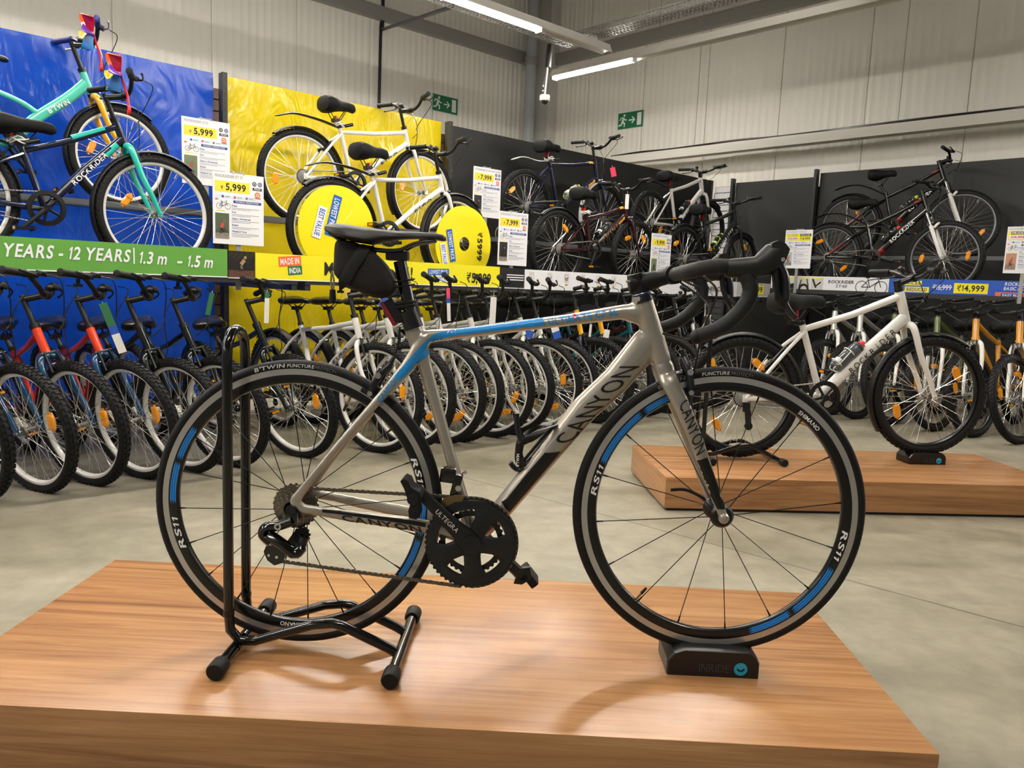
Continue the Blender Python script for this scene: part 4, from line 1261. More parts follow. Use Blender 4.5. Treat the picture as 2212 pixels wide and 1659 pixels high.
o = mb.build('steel_column', None, LW(9.28, CL + .22, 0), YL + .2); tag(o, kind='structure'); o.name = 'trim_3'
mb = MB(); mb.cyl(M_PIPE, (0, 0, 0), (0, 0, 6.2), .085, 20); dp = mb.build('downpipe', None, LW(8.89, CL + .28, 0)); tag(dp, 'grey round downpipe running down beside the corner of the walls', 'pipe')
mb = MB(); mb.lathe(M_STEEL, [(.086, -.06), (.105, -.06), (.105, .06), (.086, .06)], 20, axis='Z', c=(0, 0, 4.55)); mb.box(M_STEEL, (0, .14, 4.55), (.05, .2, .08)); mb.build('pipe_clamp', dp)

# ---------------------------------------------------------------- lamps
M_TUBE = mat('fluorescent_tube', '#fff8ee', .4, emit=TUBE_POWER)


def light_row(label, p, yaw, length, lit, group=None, wires=(), up=4.0, trunk=(.11, .07)):
    t = thing('light_trunking', label, 'light', p, yaw, group)
    a, h = trunk; mb = MB()
    mb.loft(mat('lamp_housing', '#cfccc4', .4), [[V((x, -a / 2, 0)), V((x, -a / 2 - .012, -.02)), V((x, -.03, h - .015)), V((x, -.03, h)), V((x, .03, h)), V((x, .03, h - .015)), V((x, a / 2 + .012, -.02)), V((x, a / 2, 0))] for x in (0, length)])
    mb.build('housing', t)
    for a0, a1 in lit:
        mb = MB(); mb.tube(M_TUBE, [(a0 + .02, 0, -.026), (a1 - .02, 0, -.026)], [(.026, .040)] * 2, 10); mb.build('tube', t)
        mb = MB()
        for x in (a0 + .008, a1 - .008): mb.box(M_WHITE, (x, 0, -.025), (.016, .08, .056))
        mb.build('end_cap', t)
    for x in wires:
        mb = MB(); mb.cyl(M_STEEL, (x, 0, h), (x, 0, up), .004, 6); mb.build('hanging_wire', t)
    return t


light_row('long grey light fitting with bright tubes crossing the top of the view', LW(-9.0, -5.9, 3.6), YL, 15.75, [(1.5 * k, 1.5 * k + 1.49) for k in (0, 1, 3, 4, 6, 7, 8)] + [(13.2, 14.69)], wires=(2, 5, 8, 11, 14.5), up=2.6)
light_row('grey light fitting with a short lit tube at its left end', LW(7.1, -7.08, 3.6), YR, 14, [(0.02, 1.28)] + [(k, k + 1.49) for k in (7, 10)], wires=(1.6, 5, 9), up=2.6)
light_row('unlit white trunking above the right black banner', RW(-7.75, -9.0, 2.84), YR, 10.5, [(7.2, 8.69)], wires=(1.5, 4.12, 6.9), up=2.2, trunk=(.13, .10))
for i, (nn, z) in enumerate(((-3.0, 3.6), (-.2, 3.6))):
    light_row('ceiling light fitting behind the camera side of the shop', LW(-8.0, nn, z), YL, 14.0, [(1.8 * k + .2, 1.8 * k + 1.69) for k in ((1, 2, 3, 4, 5, 6, 7) if i == 0 else (1, 4, 6))], group='rows of ceiling lights out of view', wires=(2, 7, 12), up=2.6)


def tray(mb, a, b, wd=.20, ht=.06):
    d = b - a; L = d.length; d.normalize(); s = V((-d.y, d.x, 0)); Rm = MX((d, s, V((0, 0, 1)))).transposed()
    for q in (-1, 1):
        mb.box(M_STEEL, (a + b) / 2 + s * (q * wd / 2) + V((0, 0, ht * .5)), (L, .004, .018), Rm); mb.box(M_STEEL, (a + b) / 2 + s * (q * wd / 2) + V((0, 0, ht)), (L, .014, .012), Rm)
    for q in (-.5, -.17, .17, .5): mb.box(M_STEEL, (a + b) / 2 + s * (q * wd), (L, .022 if abs(q) < .4 else .012, .003), Rm)
    n = int(L / .045)
    for i in range(n): mb.box(M_STEEL, a + d * ((i + .5) * L / n), (.016, wd, .003), Rm); 
    for i in range(0, n):
        for q in (-1, 1): mb.box(M_STEEL, a + d * ((i + .5) * L / n) + s * (q * wd / 2) + V((0, 0, ht * .5)), (.018, .004, ht), Rm)


mb = MB(); tray(mb, LW(-4, -6.27, 3.69), LW(6.5, -6.27, 3.69)); tray(mb, LW(6.48, -6.37, 3.69), LW(6.48, 1.5, 3.69))
tag(mb.build('cable_tray'), 'perforated grey cable tray turning a corner near the ceiling lights', 'cable tray')
mb = MB()
mb.tube(M_BLACK, smooth([LW(6.25, CL + .04, 6.1), LW(6.25, CL + .04, 4.60), LW(6.24, CL + .05, 4.47), LW(6.22, CL + .04, 4.36), LW(6.21, CL + .04, 2.2)], 6), .022, 8)
mb.tube(M_BLACK, smooth([LW(6.24, CL + .05, 4.45), LW(5.6, -8.0, 4.08), LW(4.95, -6.36, 3.71)], 6), .022, 8)
tag(mb.build('black_conduit'), 'black cable conduit running down the left wall and across to the tray', 'conduit')
mb = MB(); mb.tube(M_GLOSSBLACK, smooth([RW(-7.7, -9.0, 2.945), RW(-7.2, -9.0, 2.96), RW(-6.6, -8.99, 2.95), RW(-5.6, -9.0, 2.965), RW(-5.0, -9.0, 2.95), RW(-3.4, -9.0, 2.96), RW(-2.2, -9.0, 2.955), RW(1, -9.0, 2.955)], 6), .014, 6)
tag(mb.build('loose_cable'), 'loose black cable lying on the trunking along the right wall', 'cable')
t = thing('dome_camera', 'white dome security camera hanging on a pole from the cable tray', 'security camera', (.235, 9.0, 3.05))
mb = MB(); mb.lathe(mat('camera_white', '#eceae6', .35), [(0, .085), (.05, .085), (.058, .075), (.058, .03), (.052, .022), (0, .022)], 24, loop=False, axis='Z'); mb.build('body', t)
mb = MB(); mb.ball(mat('dome_glass', '#16161a', .08, coat=1), (0, 0, .022), .045, 20, 12); mb.build('dome', t)
mb = MB(); mb.cyl(M_WHITE, (0, 0, .08), (.02, 0, .40), .010, 10); mb.build('pole', t)
mb = MB(); mb.tube(M_BLACK, [(.02, 0, .38), (.035, 0, .62)], [(.034, .05)] * 2, 10); mb.build('mount', t)
mb = MB(); mb.tube(M_BLACK, smooth([(-.03, 0, .085), (-.022, 0, .15), (-.02, 0, .22), (.0, 0, .36)], 4), .006, 6)
for z in (.13, .18): mb.ball(M_WHITE, (-.022, -.004, z), .010, 8, 6)
mb.build('cable', t)


def exit_sign(label, p, yaw):
    t = thing('exit_sign', label, 'sign', p, yaw)
    mb = MB(); mb.box(mat('sign_edge', '#cfd8d0', .5), (0, .004, 0), (.49, .008, .25)); mb.build('plate', t)
    mb = MB(); f = Face(mb, (0, 0, 0)); G = mat('exit_green', '#0f7048', .45); Wt = mat('exit_white', '#e8efe9', .45)
    f.rect(G, -.237, -.117, .237, .117, 1)
    f.rect(Wt, .125, -.088, .205, .092, 2)
    f.line(Wt, -.03, 0, .075, 0, .018); f.line(Wt, .03, .045, .082, -.004, .02); f.line(Wt, .03, -.045, .082, .004, .02)
    f.disc(Wt, -.118, .078, .02)
    f.line(Wt, -.13, .045, -.15, -.02, .042); f.line(Wt, -.15, -.02, -.105, -.04, .024); f.line(Wt, -.105, -.035, -.115, -.09, .022); f.line(Wt, -.158, -.02, -.175, -.06, .024); f.line(Wt, -.172, -.058, -.225, -.062, .022)
    f.line(Wt, -.125, .045, -.095, .005, .018); f.line(Wt, -.10, .008, -.065, .012, .016); f.line(Wt, -.14, .05, -.185, .045, .018); f.line(Wt, -.183, .05, -.205, .01, .016)
    mb.build('pictogram', t)


exit_sign('green exit sign on the left wall above the white bicycles', LW(7.398, CL + .012, 3.66), YL)
exit_sign('green exit sign on the right wall under the short lit tube', RW(-7.69, CR + .012, 3.53), YR)

# ---------------------------------------------------------------- shelving walls
M_SLAT = mat('slatwall_brown', '#6b5140', .5); M_DKPANEL = mat('back_panel_dark', '#0d0d0e', .5)
M_POST = mat('shelf_post_grey', '#303234', .45, .3); M_RAIL = mat('rail_grey', '#64676a', .45, .4)


def slats(mb, m, x0, x1, z0, z1, y=0., pitch=.08):
    z = z0
    while z < z1: mb.box(m, ((x0 + x1) / 2, y, z + pitch / 2), (x1 - x0, .012, pitch - .010)); z += pitch
    mb.box(M_DKPANEL, ((x0 + x1) / 2, y + .012, (z0 + z1) / 2), (x1 - x0, .01, z1 - z0))


mb = MB(); slats(mb, M_SLAT, -1.5, 8.40, .08, 2.3); tag(mb.build('slatwall_panel', None, LW(0, -5.62, 0), YL), 'brown slatted back panel showing between the blue and yellow banners', 'wall panel')
mb = MB(); slats(mb, mat('slat_white', '#d5d5d8', .4), -6.0, -5.66, 1.3, 2.42, -.02); slats(mb, mat('slat_grey', '#37383b', .5), -6.0, -5.66, .1, 1.3, -.02); mb.box(M_DKPANEL, (-2.6, .05, 1.2), (6.9, .02, 2.3))
tag(mb.build('slatwall_panel', None, RW(0, -9.2, 0), YR), 'white slatted panel in the gap where the two black banner walls meet', 'wall panel')


def banner(name, label, m, x0, x1, z0, z1, p, yaw, amp, seed, bottom=0):
    rnd = random.Random(seed); nx, nz = int((x1 - x0) * 26), int((z1 - z0) * 26)
    dirs = [(rnd.uniform(-.5, .5) + (1.2 if k % 3 else .1), rnd.uniform(.4, 1.8), rnd.uniform(0, 6), rnd.uniform(3, 9)) for k in range(7)]
    vs = []
    for j in range(nz + 1):
        for i in range(nx + 1):
            u, v = x0 + (x1 - x0) * i / nx, z0 + (z1 - z0) * j / nz
            h = 0
            for a, b, ph, fr in dirs:
                w_ = noise.noise(V((u * a * 1.4 + ph, v * b * .8, seed)))
                h += max(0, w_) ** 1.5 * math.sin(fr * (a * u + b * v) * 1.3 + ph + 3 * noise.noise(V((u * .8, v * .8, ph))))
            h = h * amp + .7 * amp * noise.noise(V((u * .9, v * .7, seed * 3.)))
            edge = min(1, (z1 - v) / .15 + .25) if z1 - v < .15 else 1
            vs.append((u, h * edge, v))
    fs = [(j * (nx + 1) + i, j * (nx + 1) + i + 1, (j + 1) * (nx + 1) + i + 1, (j + 1) * (nx + 1) + i) for j in range(nz) for i in range(nx)]
    mb = MB(); mb.add(m, vs, fs)
    o = mb.build(name, None, p, yaw, 80); tag(o, label, 'banner'); return o


def crumple(m, k):
    t, N, L, b = nodes(m); tc = N.new('ShaderNodeTexCoord'); mp = N.new('ShaderNodeMapping'); mp.inputs['Rotation'].default_value = (0, .6, 0); mp.inputs['Scale'].default_value = (2.6, 1, .9); L.new(tc.outputs['Object'], mp.inputs[0])
    n = N.new('ShaderNodeTexNoise'); n.inputs['Scale'].default_value = 2.2; n.inputs['Detail'].default_value = 3; n.inputs['Distortion'].default_value = 1.4; L.new(mp.outputs[0], n.inputs['Vector'])
    bp = N.new('ShaderNodeBump'); bp.inputs['Strength'].default_value = k; bp.inputs['Distance'].default_value = .06; L.new(n.outputs[0], bp.inputs['Height']); L.new(bp.outputs[0], b.inputs['Normal']); return m


V_BLUE = mat('vinyl_blue', '#0047be', .2, spec=.5); V_YEL = mat('vinyl_yellow', '#e6cf10', .18); V_BLK = mat('cloth_black', '#090a0b', .5); crumple(V_BLUE, .2); crumple(V_YEL, .42); V_BLK2 = mat('cloth_charcoal', '#0f1011', .55)
banner('banner', 'blue vinyl banner behind the bicycles at the left', V_BLUE, -1.2, 2.24, .15, 2.40, LW(0, -5.56, 0), YL, .017, 3)
banner('banner', 'crumpled yellow vinyl banner behind the white bicycles', V_YEL, 2.335, 4.235, .15, 2.40, LW(0, -5.56, 0), YL, .026, 7)
banner('banner', 'black banner next to the yellow one, behind the navy and maroon bicycles', V_BLK, 4.30, 8.42, .10, 2.39, LW(0, -5.56, 0), YL, .007, 11)
banner('banner', 'short creased black banner just right of the white slatted gap', V_BLK2, -5.655, -4.57, .10, 2.45, RW(0, -9.13, 0), YR, .012, 17)
banner('banner', 'wide smooth black banner behind the two black and red bicycles at the right', V_BLK, -4.52, 1.2, .10, 2.49, RW(0, -9.13, 0), YR, .006, 19)


def post(label, p, yaw, h):
    mb = MB(); mb.box(M_POST, (0, 0, h / 2), (.034, .07, h))
    z = .1
    while z < h - .05: mb.box(M_BLACK, (0, -.0355, z), (.012, .002, .030)); z += .05
    tag(mb.build('shelf_upright', None, p, yaw), label, 'shelf post')


post('slotted grey shelf post between the blue and yellow banners', LW(2.287, -5.50, 0), YL, 2.40)
post('slotted grey shelf post between the yellow and black banners', LW(4.268, -5.50, 0), YL, 2.40)
post('slotted grey shelf post at the left side of the white slatted gap', RW(-6.02, -9.1, 0), YR, 2.5)
post('slotted grey shelf post at the right side of the white slatted gap', RW(-5.68, -9.1, 0), YR, 2.5)
post('slotted grey shelf post between the two black banners at the right', RW(-4.545, -9.08, 0), YR, 2.53)


def bay(label, lr, x0, x1, yb, yf, y1, y2, z, dz):
    """one bay of bicycle shelving: front beam, two wheel rails, brackets (local y is into the wall)"""
    fn, yaw = (LW, YL) if lr == 'L' else (RW, YR)
    t = thing('bicycle_shelf', label, 'shelf', fn(0, 0, 0), yaw)
    mb = MB(); mb.box(M_POST, ((x0 + x1) / 2, yf + .02, z - .022), (x1 - x0 - .02, .05, .044)); mb.build('front_beam', t)
    for nm, y, zz in (('front_rail', y1, z), ('back_rail', y2, z + dz)):
        mb = MB(); mb.box(M_RAIL, ((x0 + x1) / 2, y, zz - .012), (x1 - x0 - .02, .09, .008))
        for q in (-1, 1): mb.box(M_RAIL, ((x0 + x1) / 2, y + q * .042, zz + .004), (x1 - x0 - .02, .006, .04))
        mb.build(nm, t)
    for x in (x0 + .03, x1 - .03):
        mb = MB(); mb.prism(M_POST, [(0, 0), (.0, -.08), (.035, -.08), (.035, 0)], yf, yb, MX.Translation(V((x - .017, 0, z)))); mb.box(M_POST, (x, (y2 + yb) / 2, z + dz - .04), (.035, abs(yb - y2) + .06, .05)); mb.build('bracket', t)
    n = max(2, int((x1 - x0) / .45))
    for k in range(n):
        x = x0 + (x1 - x0) * (k + .6) / n
        mb = MB(); mb.cyl(M_BLACK, (x, yf + .06, z - .05), (x, yf + .06, z - .075), .010, 10); mb.cyl(M_BLACK, (x, yf + .06, z - .075), (x, yf + .06, z - .09), .022, 12); mb.build('screw_knob', t)
    return t


bay('bicycle shelf of the blue bay under the green sign', 'L', -1.2, 2.27, 5.5, 4.36, 4.71, 5.23, 1.025, .385)
bay('bicycle shelf of the yellow bay above the row of white bicycles', 'L', 2.30, 4.25, 5.5, 4.36, 4.71, 5.23, 1.025, .385)
bay('bicycle shelf of the black bay above the dark bicycles', 'L', 4.29, 8.0, 5.5, 4.36, 4.71, 5.23, 1.025, .385)
bay('bicycle shelf on the right wall under the blue and white sign', 'R', -4.5, 1.2, 9.05, 7.90, 8.05, 8.60, 1.10, .36)


def hoop(p, yaw, group):
    """wire wheel holder standing on a rail"""
    mb = MB()
    for y in (-.02, .02): mb.tube(M_STEEL, smooth([(-.06, y, 0), (-.09, y, .10), (-.06, y * .6, .16), (.02, y * .5, .17)], 4), .004, 6)
    mb.tube(M_STEEL, [(.02, -.01, .17), (.02, .01, .17)], .004, 6); mb.box(M_STEEL, (-.055, 0, .003), (.04, .06, .006))
    tag(mb.build('wheel_holder', None, p, yaw), 'bent wire wheel holder on a shelf rail of the wall racks', 'wheel holder', group)


for s, nn, z in ((2.40, -5.23, 1.375), (2.43, -4.71, .98), (4.72, -5.23, 1.375), (4.62, -4.71, .98), (5.62, -4.71, .98), (6.52, -4.71, .98)): hoop(LW(s, nn, z), YL, 'wire wheel holders')


def sign(name, label, lr, x0, x1, y, z0, z1, m, draw):
    fn, yaw = (LW, YL) if lr == 'L' else (RW, YR)
    t = thing(name, label, 'sign', fn((x0 + x1) / 2, -y, (z0 + z1) / 2), yaw)
    w_, h = (x1 - x0) / 2, (z1 - z0) / 2
    mb = MB(); mb.box(m, (0, .004, 0), (2 * w_, .006, 2 * h)); mb.box(M_WHITE, (0, .005, -h - .003), (2 * w_, .009, .006)); mb.build('board', t)
    mb = MB(); f = Face(mb, V((-(x0 + x1) / 2, 0, -(z0 + z1) / 2))); draw(f); mb.build('print', t)
    return t


def d_green(f):
    f.text(M_WHITE, 'YEARS - 12 YEARS', .745, 1.072, .060, 1, width=.565, shear=.18); f.rect(M_WHITE, 1.326, 1.062, 1.333, 1.145, 3)
    f.text(M_WHITE, '1.3 m', 1.350, 1.067, .060, 1, width=.145, shear=.18); f.text(M_WHITE, '-', 1.545, 1.062, .06, 1, shear=.18); f.text(M_WHITE, '1.5 m', 1.598, 1.060, .060, 1, width=.145, shear=.18)
    f.text(M_WHITE, '8', .645, 1.073, .060, 1, shear=.18)


def tagbox(f, m, st, cx, cy, w_, h, tm=None, rot=0., l=1):
    c, s = math.cos(rot), math.sin(rot)
    P = lambda x, y: (cx + x * c - y * s, cy + x * s + y * c)
    f.poly(m, [P(-w_ / 2, -h / 2), P(w_ / 2, -h / 2), P(w_ / 2, h / 2), P(-w_ / 2, h / 2)], l)
    a = P(-w_ * .43, -h * .30); f.text(tm or M_WHITE, st, a[0], a[1], h * .6, 1, width=w_ * .86, rot=rot, l=l + 1)


def d_photo(f):
    f.rect(mat('photo_dark', '#1a1612', .4), 1.832, 1.012, 1.986, 1.158, 1); f.rect(mat('photo_road', '#5b3d30', .4), 1.832, 1.012, 1.986, 1.052, 2)
    f.bike(M_INK, 1.885, 1.048, .06); sk = mat('photo_tan', '#a5855c', .5)
    f.line(sk, 1.905, 1.085, 1.925, 1.112, .02, 4); f.disc(sk, 1.93, 1.125, .009, 4); f.line(mat('photo_jacket', '#6e6a5c', .5), 1.905, 1.08, 1.91, 1.06, .012, 4)
    for k in range(14): f.disc(mat('photo_leaf', '#2b2a1c', .5), 1.84 + .0105 * k, 1.135 + .012 * math.sin(k * 2.1), .008, 2, 7)


def d_yellow(f):
    tagbox(f, M_ORANGEINK, 'MADE IN', 2.206, 1.118, .145, .058, rot=.10); tagbox(f, M_GREENINK, 'INDIA', 2.240, 1.065, .092, .052, rot=.10)
    f.text(M_INK, 'M', 2.432, 1.045, .076, 1, sx=.8); f.text(M_INK, 'K!', 3.015, 1.043, .074, 1, sx=.8)
    tagbox(f, M_BLUEINK, 'LOWEST PRICE', 3.321, 1.098, .185, .044, rot=.03); tagbox(f, M_WHITE, 'BEST VALUE', 3.375, 1.050, .155, .044, M_BLUEINK)
    f.text(M_INK, '₹5,999', 3.575, 1.034, .066, 1, width=.235)


def d_black(f):
    for k in range(3): f.rect(M_WHITE, 3.965, 1.062 + k * .018, 4.14, 1.070 + k * .018, 1)


def d_acc(f):
    Rd = mat('icon_red', '#c04a4a', .5)
    for k, x in enumerate((4.225, 4.425, 4.62, 4.815, 5.01, 5.21, 5.42, 5.63, 5.84)):
        for a in ((x - .025, 1.06, x + .025, 1.062), (x - .025, 1.116, x + .025, 1.118)): f.rect(Rd, *a, 1)
        for a in (x - .025, x + .023): f.rect(Rd, a, 1.06, a + .002, 1.118, 1)
        if k == 0: f.line(M_INK, x - .005, 1.105, x + .006, 1.07, .004)
        elif k == 1: f.line(M_INK, x - .018, 1.075, x + .015, 1.107, .005); f.line(M_INK, x - .008, 1.068, x + .02, 1.095, .004)
        elif k == 2: f.line(M_INK, x - .015, 1.105, x - .008, 1.08, .006); f.ring(M_INK, x + .002, 1.085, .012, .005); f.disc(M_INK, x + .012, 1.10, .006)
        elif k == 3: f.ring(M_INK, x, 1.088, .014, .004); f.line(M_INK, x + .008, 1.098, x + .014, 1.112, .004)
        elif k == 4: f.poly(M_INK, [(x - .018, 1.098), (x - .006, 1.108), (x + .016, 1.082), (x + .018, 1.07), (x - .004, 1.082)], 2)
        else: f.line(M_INK, x - .012, 1.10, x, 1.075, .006); f.line(M_INK, x + .010, 1.112, x - .004, 1.07, .005)
        f.text(M_GREYINK, ('STAND', 'MUDGUARD', 'KIT', 'LOCK', 'SOFT COVER', 'BOTTLE CAGE', 'BELL', 'PUMP', 'LIGHT')[k], x, 1.124, .009, 0, width=.055, align='C')
        f.rect(M_YELLOW, x - .016, 1.038, x + .016, 1.050, 1); f.rect(M_INK, x - .010, 1.041, x + .010, 1.047, 2)


def d_new(f):
    f.text(M_INK, 'NEW COLOUR', 6.66, 1.040, .045, 1, width=.43)
    for k in range(5): f.line(M_INK, 6.30 + k * .03, 1.03, 6.33 + k * .045, 1.13, .008)


def d_999(f):
    f.rect(M_YELLOW, 7.42, 1.03, 7.72, 1.12, 1); f.text(M_INK, '9,999', 7.44, 1.05, .055, 1, width=.26)


def d_right(f):
    lt = mat('picture_grey', '#c9c9c6', .5)
    for k in range(4):
        x = -4.35 + k * .145; f.rect(lt if k else mat('picture_dark', '#5b5b5e', .5), x, 1.10, x + .135, 1.226, 1)
        f.rect(M_YELLOW, x + .015, 1.214, x + .12, 1.226, 2)
        if k == 1: f.line(M_INK, x + .04, 1.21, x + .05, 1.12, .02); f.line(M_INK, x + .05, 1.15, x + .12, 1.13, .016); f.disc(M_INK, x + .09, 1.13, .03)
        elif k == 2: f.ring(M_INK, x + .07, 1.10, .06, .025, 2, 16, 0, PI); f.line(M_INK, x + .02, 1.13, x + .04, 1.20, .012); f.line(M_INK, x + .12, 1.13, x + .10, 1.21, .012)
        else: f.line(M_INK, x + .02, 1.21, x + .06, 1.12, .02); f.line(M_INK, x + .06, 1.14, x + .11, 1.18, .016)
    f.text(M_INK, 'ROCKRIDER', -3.728, 1.172, .030, 1, width=.27, shear=.15); f.text(M_INK, 'ST40', -3.645, 1.128, .030, 0, width=.12, shear=.15)
    f.bike(M_INK, -3.38, 1.142, .19)


def d_blue(f):
    tagbox(f, M_YELLOW, 'PRICES', -2.90, 1.195, .17, .046, M_NAVYINK); tagbox(f, M_YELLOW, 'REDUCED', -2.855, 1.135, .22, .052, M_NAVYINK)
    f.text(M_WHITE, '₹15,999', -2.715, 1.140, .045, 1, width=.165); f.line(M_WHITE, -2.72, 1.162, -2.545, 1.162, .006, 5)
    f.rect(M_YELLOW, -2.532, 1.112, -2.25, 1.205, 1); f.text(M_INK, '₹14,999', -2.505, 1.134, .052, 1, width=.23)
    f.text(M_WHITE, 'ROCKRIDER ST40', -2.125, 1.195, .027, 1, width=.30, shear=.15); f.text(M_WHITE, 'BASIC ACCESS', -2.13, 1.155, .027, 1, width=.24, shear=.15)
    f.rect(M_ORANGEINK, -2.19, 1.084, -1.6, 1.134, 1); tagbox(f, M_NAVYINK, 'EASY BUY', -2.06, 1.109, .17, .034, l=2)


sign('shelf_sign', 'long green shelf sign about ages and rider heights, below the blue banner', 'L', -.6, 1.826, 4.35, 1.014, 1.166, mat('sign_green', '#5f9c40', .45), d_green)
sign('shelf_sign', 'small dark photo panel of a cyclist between the green and yellow shelf signs', 'L', 1.830, 1.988, 4.35, 1.011, 1.160, mat('photo_edge', '#26221d', .45), d_photo)
sign('shelf_sign', 'long yellow shelf sign with price and made in tag, under the white bicycles', 'L', 1.992, 3.893, 4.35, 1.009, 1.157, mat('sign_yellow', '#efe41c', .45), d_yellow)
sign('shelf_sign', 'short black shelf sign with white lines right of the yellow sign', 'L', 3.897, 4.148, 4.35, 1.007, 1.154, mat('sign_black', '#121214', .45), d_black)
sign('shelf_sign', 'white shelf sign with a row of small accessory icons', 'L', 4.152, 6.20, 4.35, 1.005, 1.150, M_WHITE, d_acc)
sign('shelf_sign', 'white shelf sign with large black wording seen through the curved handlebar', 'L', 6.205, 7.19, 4.35, 1.0, 1.145, mat('sign_white', '#dddde0', .45), d_new)
sign('shelf_sign', 'grey shelf sign with a yellow price at the far end of the left shelf', 'L', 7.195, 7.86, 4.35, 1.005, 1.145, mat('sign_grey', '#b9b9b6', .45), d_999)
sign('shelf_sign', 'white shelf sign with bicycle drawing and detail pictures at the right', 'R', -4.37, -3.117, 7.90, 1.090, 1.238, M_WHITE, d_right)
sign('shelf_sign', 'blue shelf sign with reduced price in yellow at the right edge', 'R', -3.113, -.6, 7.90, 1.084, 1.236, mat('sign_blue', '#1752b8', .45), d_blue)


def price_board(label, lr, s, n, z, title, price, photo, yaw=0., old=None, foot=.14):
    fn, y0 = (LW, YL) if lr == 'L' else (RW, YR)
    W, H = .30, .40
    t = thing('price_board', label, 'price sign', fn(s, n, z), y0 + yaw)
    mb = MB(); mb.box(M_WHITE, (0, .003, 0), (W, .005, H)); mb.build('card', t)
    mb = MB(); f = Face(mb, V((-W / 2, 0, -H / 2)))
    f.text(M_GREYINK, title, .012, .372, .015, 0, width=.013 * len(title) * .82, shear=.12)
    if old:
        f.rect(M_YELLOW, .012, .285, W - .012, .362, 1); tagbox(f, M_NAVYINK, 'PRICE', .08, .345, .10, .026); tagbox(f, M_INK, 'REDUCED', .225, .345, .12, .026, l=2)
        f.rect(M_WHITE, .02, .292, .145, .326, 2); f.text(M_REDINK, '₹' + old, .03, .298, .022, 1, width=.105); f.line(M_REDINK, .03, .309, .138, .309, .003, 5); f.text(M_INK, '₹' + price, .165, .298, .022, 1, width=.11)
    else:
        f.rect(mat('price_yellow', '#f1dc3f', .5), .012, .292, .215, .352, 1); f.text(M_INK, '₹', .045, .305, .018, 0); f.text(M_INK, price, .072, .303, .036, 1, width=.122)
        for k, c in enumerate((M_INK, M_NAVYINK)): f.disc(c, .243 + k * .034, .352, .013, 1); f.ring(M_WHITE, .243 + k * .034, .352, .008, .003, 2, 12)
        f.rect(M_INK, .232, .316, .288, .331, 1); f.text(M_WHITE, 'FREE', .240, .319, .009, 1, width=.04, shear=.15)
        f.disc(M_ORANGEINK, .262, .291, .017, 1); f.ring(M_WHITE, .262, .291, .010, .004, 2, 12); f.rect(M_ORANGEINK, .243, .268, .281, .276, 1)
    f.rect(mat('size_strip', '#d3e6f4', .5), .012, .258, .288, .275, 1)
    for k, c in enumerate((M_NAVYINK, M_REDINK, mat('magenta_print', '#c8266e', .5))):
        f.rect(c, .05 + k * .07, .260, .062 + k * .07, .272, 2); f.rect(M_GREYINK, .068 + k * .07, .264, .098 + k * .07, .268, 2)
    f.bike(M_INK, .035, .212, .05); f.rect(M_ORANGEINK, .012, .244, .03, .252, 1); f.rect(M_YELLOW, .018, .184, .07, .188, 1)
    f.rect(M_NAVYINK, .118, .234, .284, .249, 1); f.text(M_WHITE, 'TECHNICAL SPECIFICATION', .127, .2375, .008, 1, width=.14, shear=.1)
    y = .218
    for hd, nl in (('Frame', 2), ('Fork', 2), ('Gears / Drivetrain', 2), ('Brakes', 2), ('Wheels & Tyres', 3)):
        f.text(M_NAVYINK, hd, .108, y - .004, .0095, 1, width=.0062 * len(hd), shear=.12); y -= .010
        for q in range(nl): f.rect(M_GREYINK, .108, y - .003, .27 - .05 * (q == nl - 1), y - .001, 1); y -= .008
        y -= .010
    f.rect(photo, .012, .03, .092, .172, 1); f.rect(mat('photo_ground', '#8c8176', .5), .012, .03, .092, .062, 2); f.bike(M_INK, .03, .062, .045, l=3)
    f.line(mat('photo_shirt', '#b5443c', .5) if 'red' in label or 'blue' in label else M_INK, .045, .09, .058, .118, .018, 5); f.disc(mat('photo_skin', '#8a6248', .5), .062, .128, .007, 5); f.line(M_INK, .045, .088, .058, .07, .008, 5)
    mb.build('print', t)
    mb = MB()
    mb.box(M_STEEL, (0, .012, -H / 2 - foot / 2 + .05), (.03, .008, foot + .1)); mb.box(M_STEEL, (0, .02, H / 2 - .02), (.08, .012, .06))
    for x in (-.03, .03): mb.tube(M_STEEL, [(x, .010, H / 2 - .01), (x, .004, H / 2 + .012), (x, -.004, H / 2 - .004)], .003, 6)
    mb.build('holder', t)
    return t


PH1 = mat('photo_green', '#6d7a58', .5); PH2 = mat('photo_trees', '#4d5a44', .5); PH3 = mat('photo_night', '#1e2120', .5); PH4 = mat('photo_sand', '#b98a6c', .5); PH5 = mat('photo_pale', '#b7bab8', .5)
price_board('white price card for 5,999 on the blue bay, the higher one at the back', 'L', 1.97, -5.0, 1.775, 'ROCKRIDER ST10', '5,999', PH1, foot=.26)
price_board('white price card for 5,999 in front of the seam between blue and yellow banners', 'L', 1.925, -4.42, 1.398, 'ROCKRIDER ST 10', '5,999', PH2, foot=.26)
price_board('white price card for 7,999 on the black bay, the higher one at the back', 'L', 4.30, -5.0, 1.775, 'ROCKRIDER ST 20 HIGH FRAME', '7,999', PH3, foot=.26)
price_board('white price card for 7,999 in front of the maroon bicycle wheel, the lower one', 'L', 4.08, -4.42, 1.375, 'ROCKRIDER ST 20 LOW FRAME', '7,999', PH3, foot=.26)
price_board('white price card for 9,999 behind the black curved handlebar', 'L', 5.95, -4.42, 1.345, 'ROCKRIDER ST 30 GREEN', '9,999', PH1, foot=.26)
price_board('white price card with reduced price 14,999 left of the black bicycles', 'R', -4.05, -7.82, 1.515, 'ROCKRIDER ST 40 BLACK', '14,999', PH5, old='15,999', foot=.26)
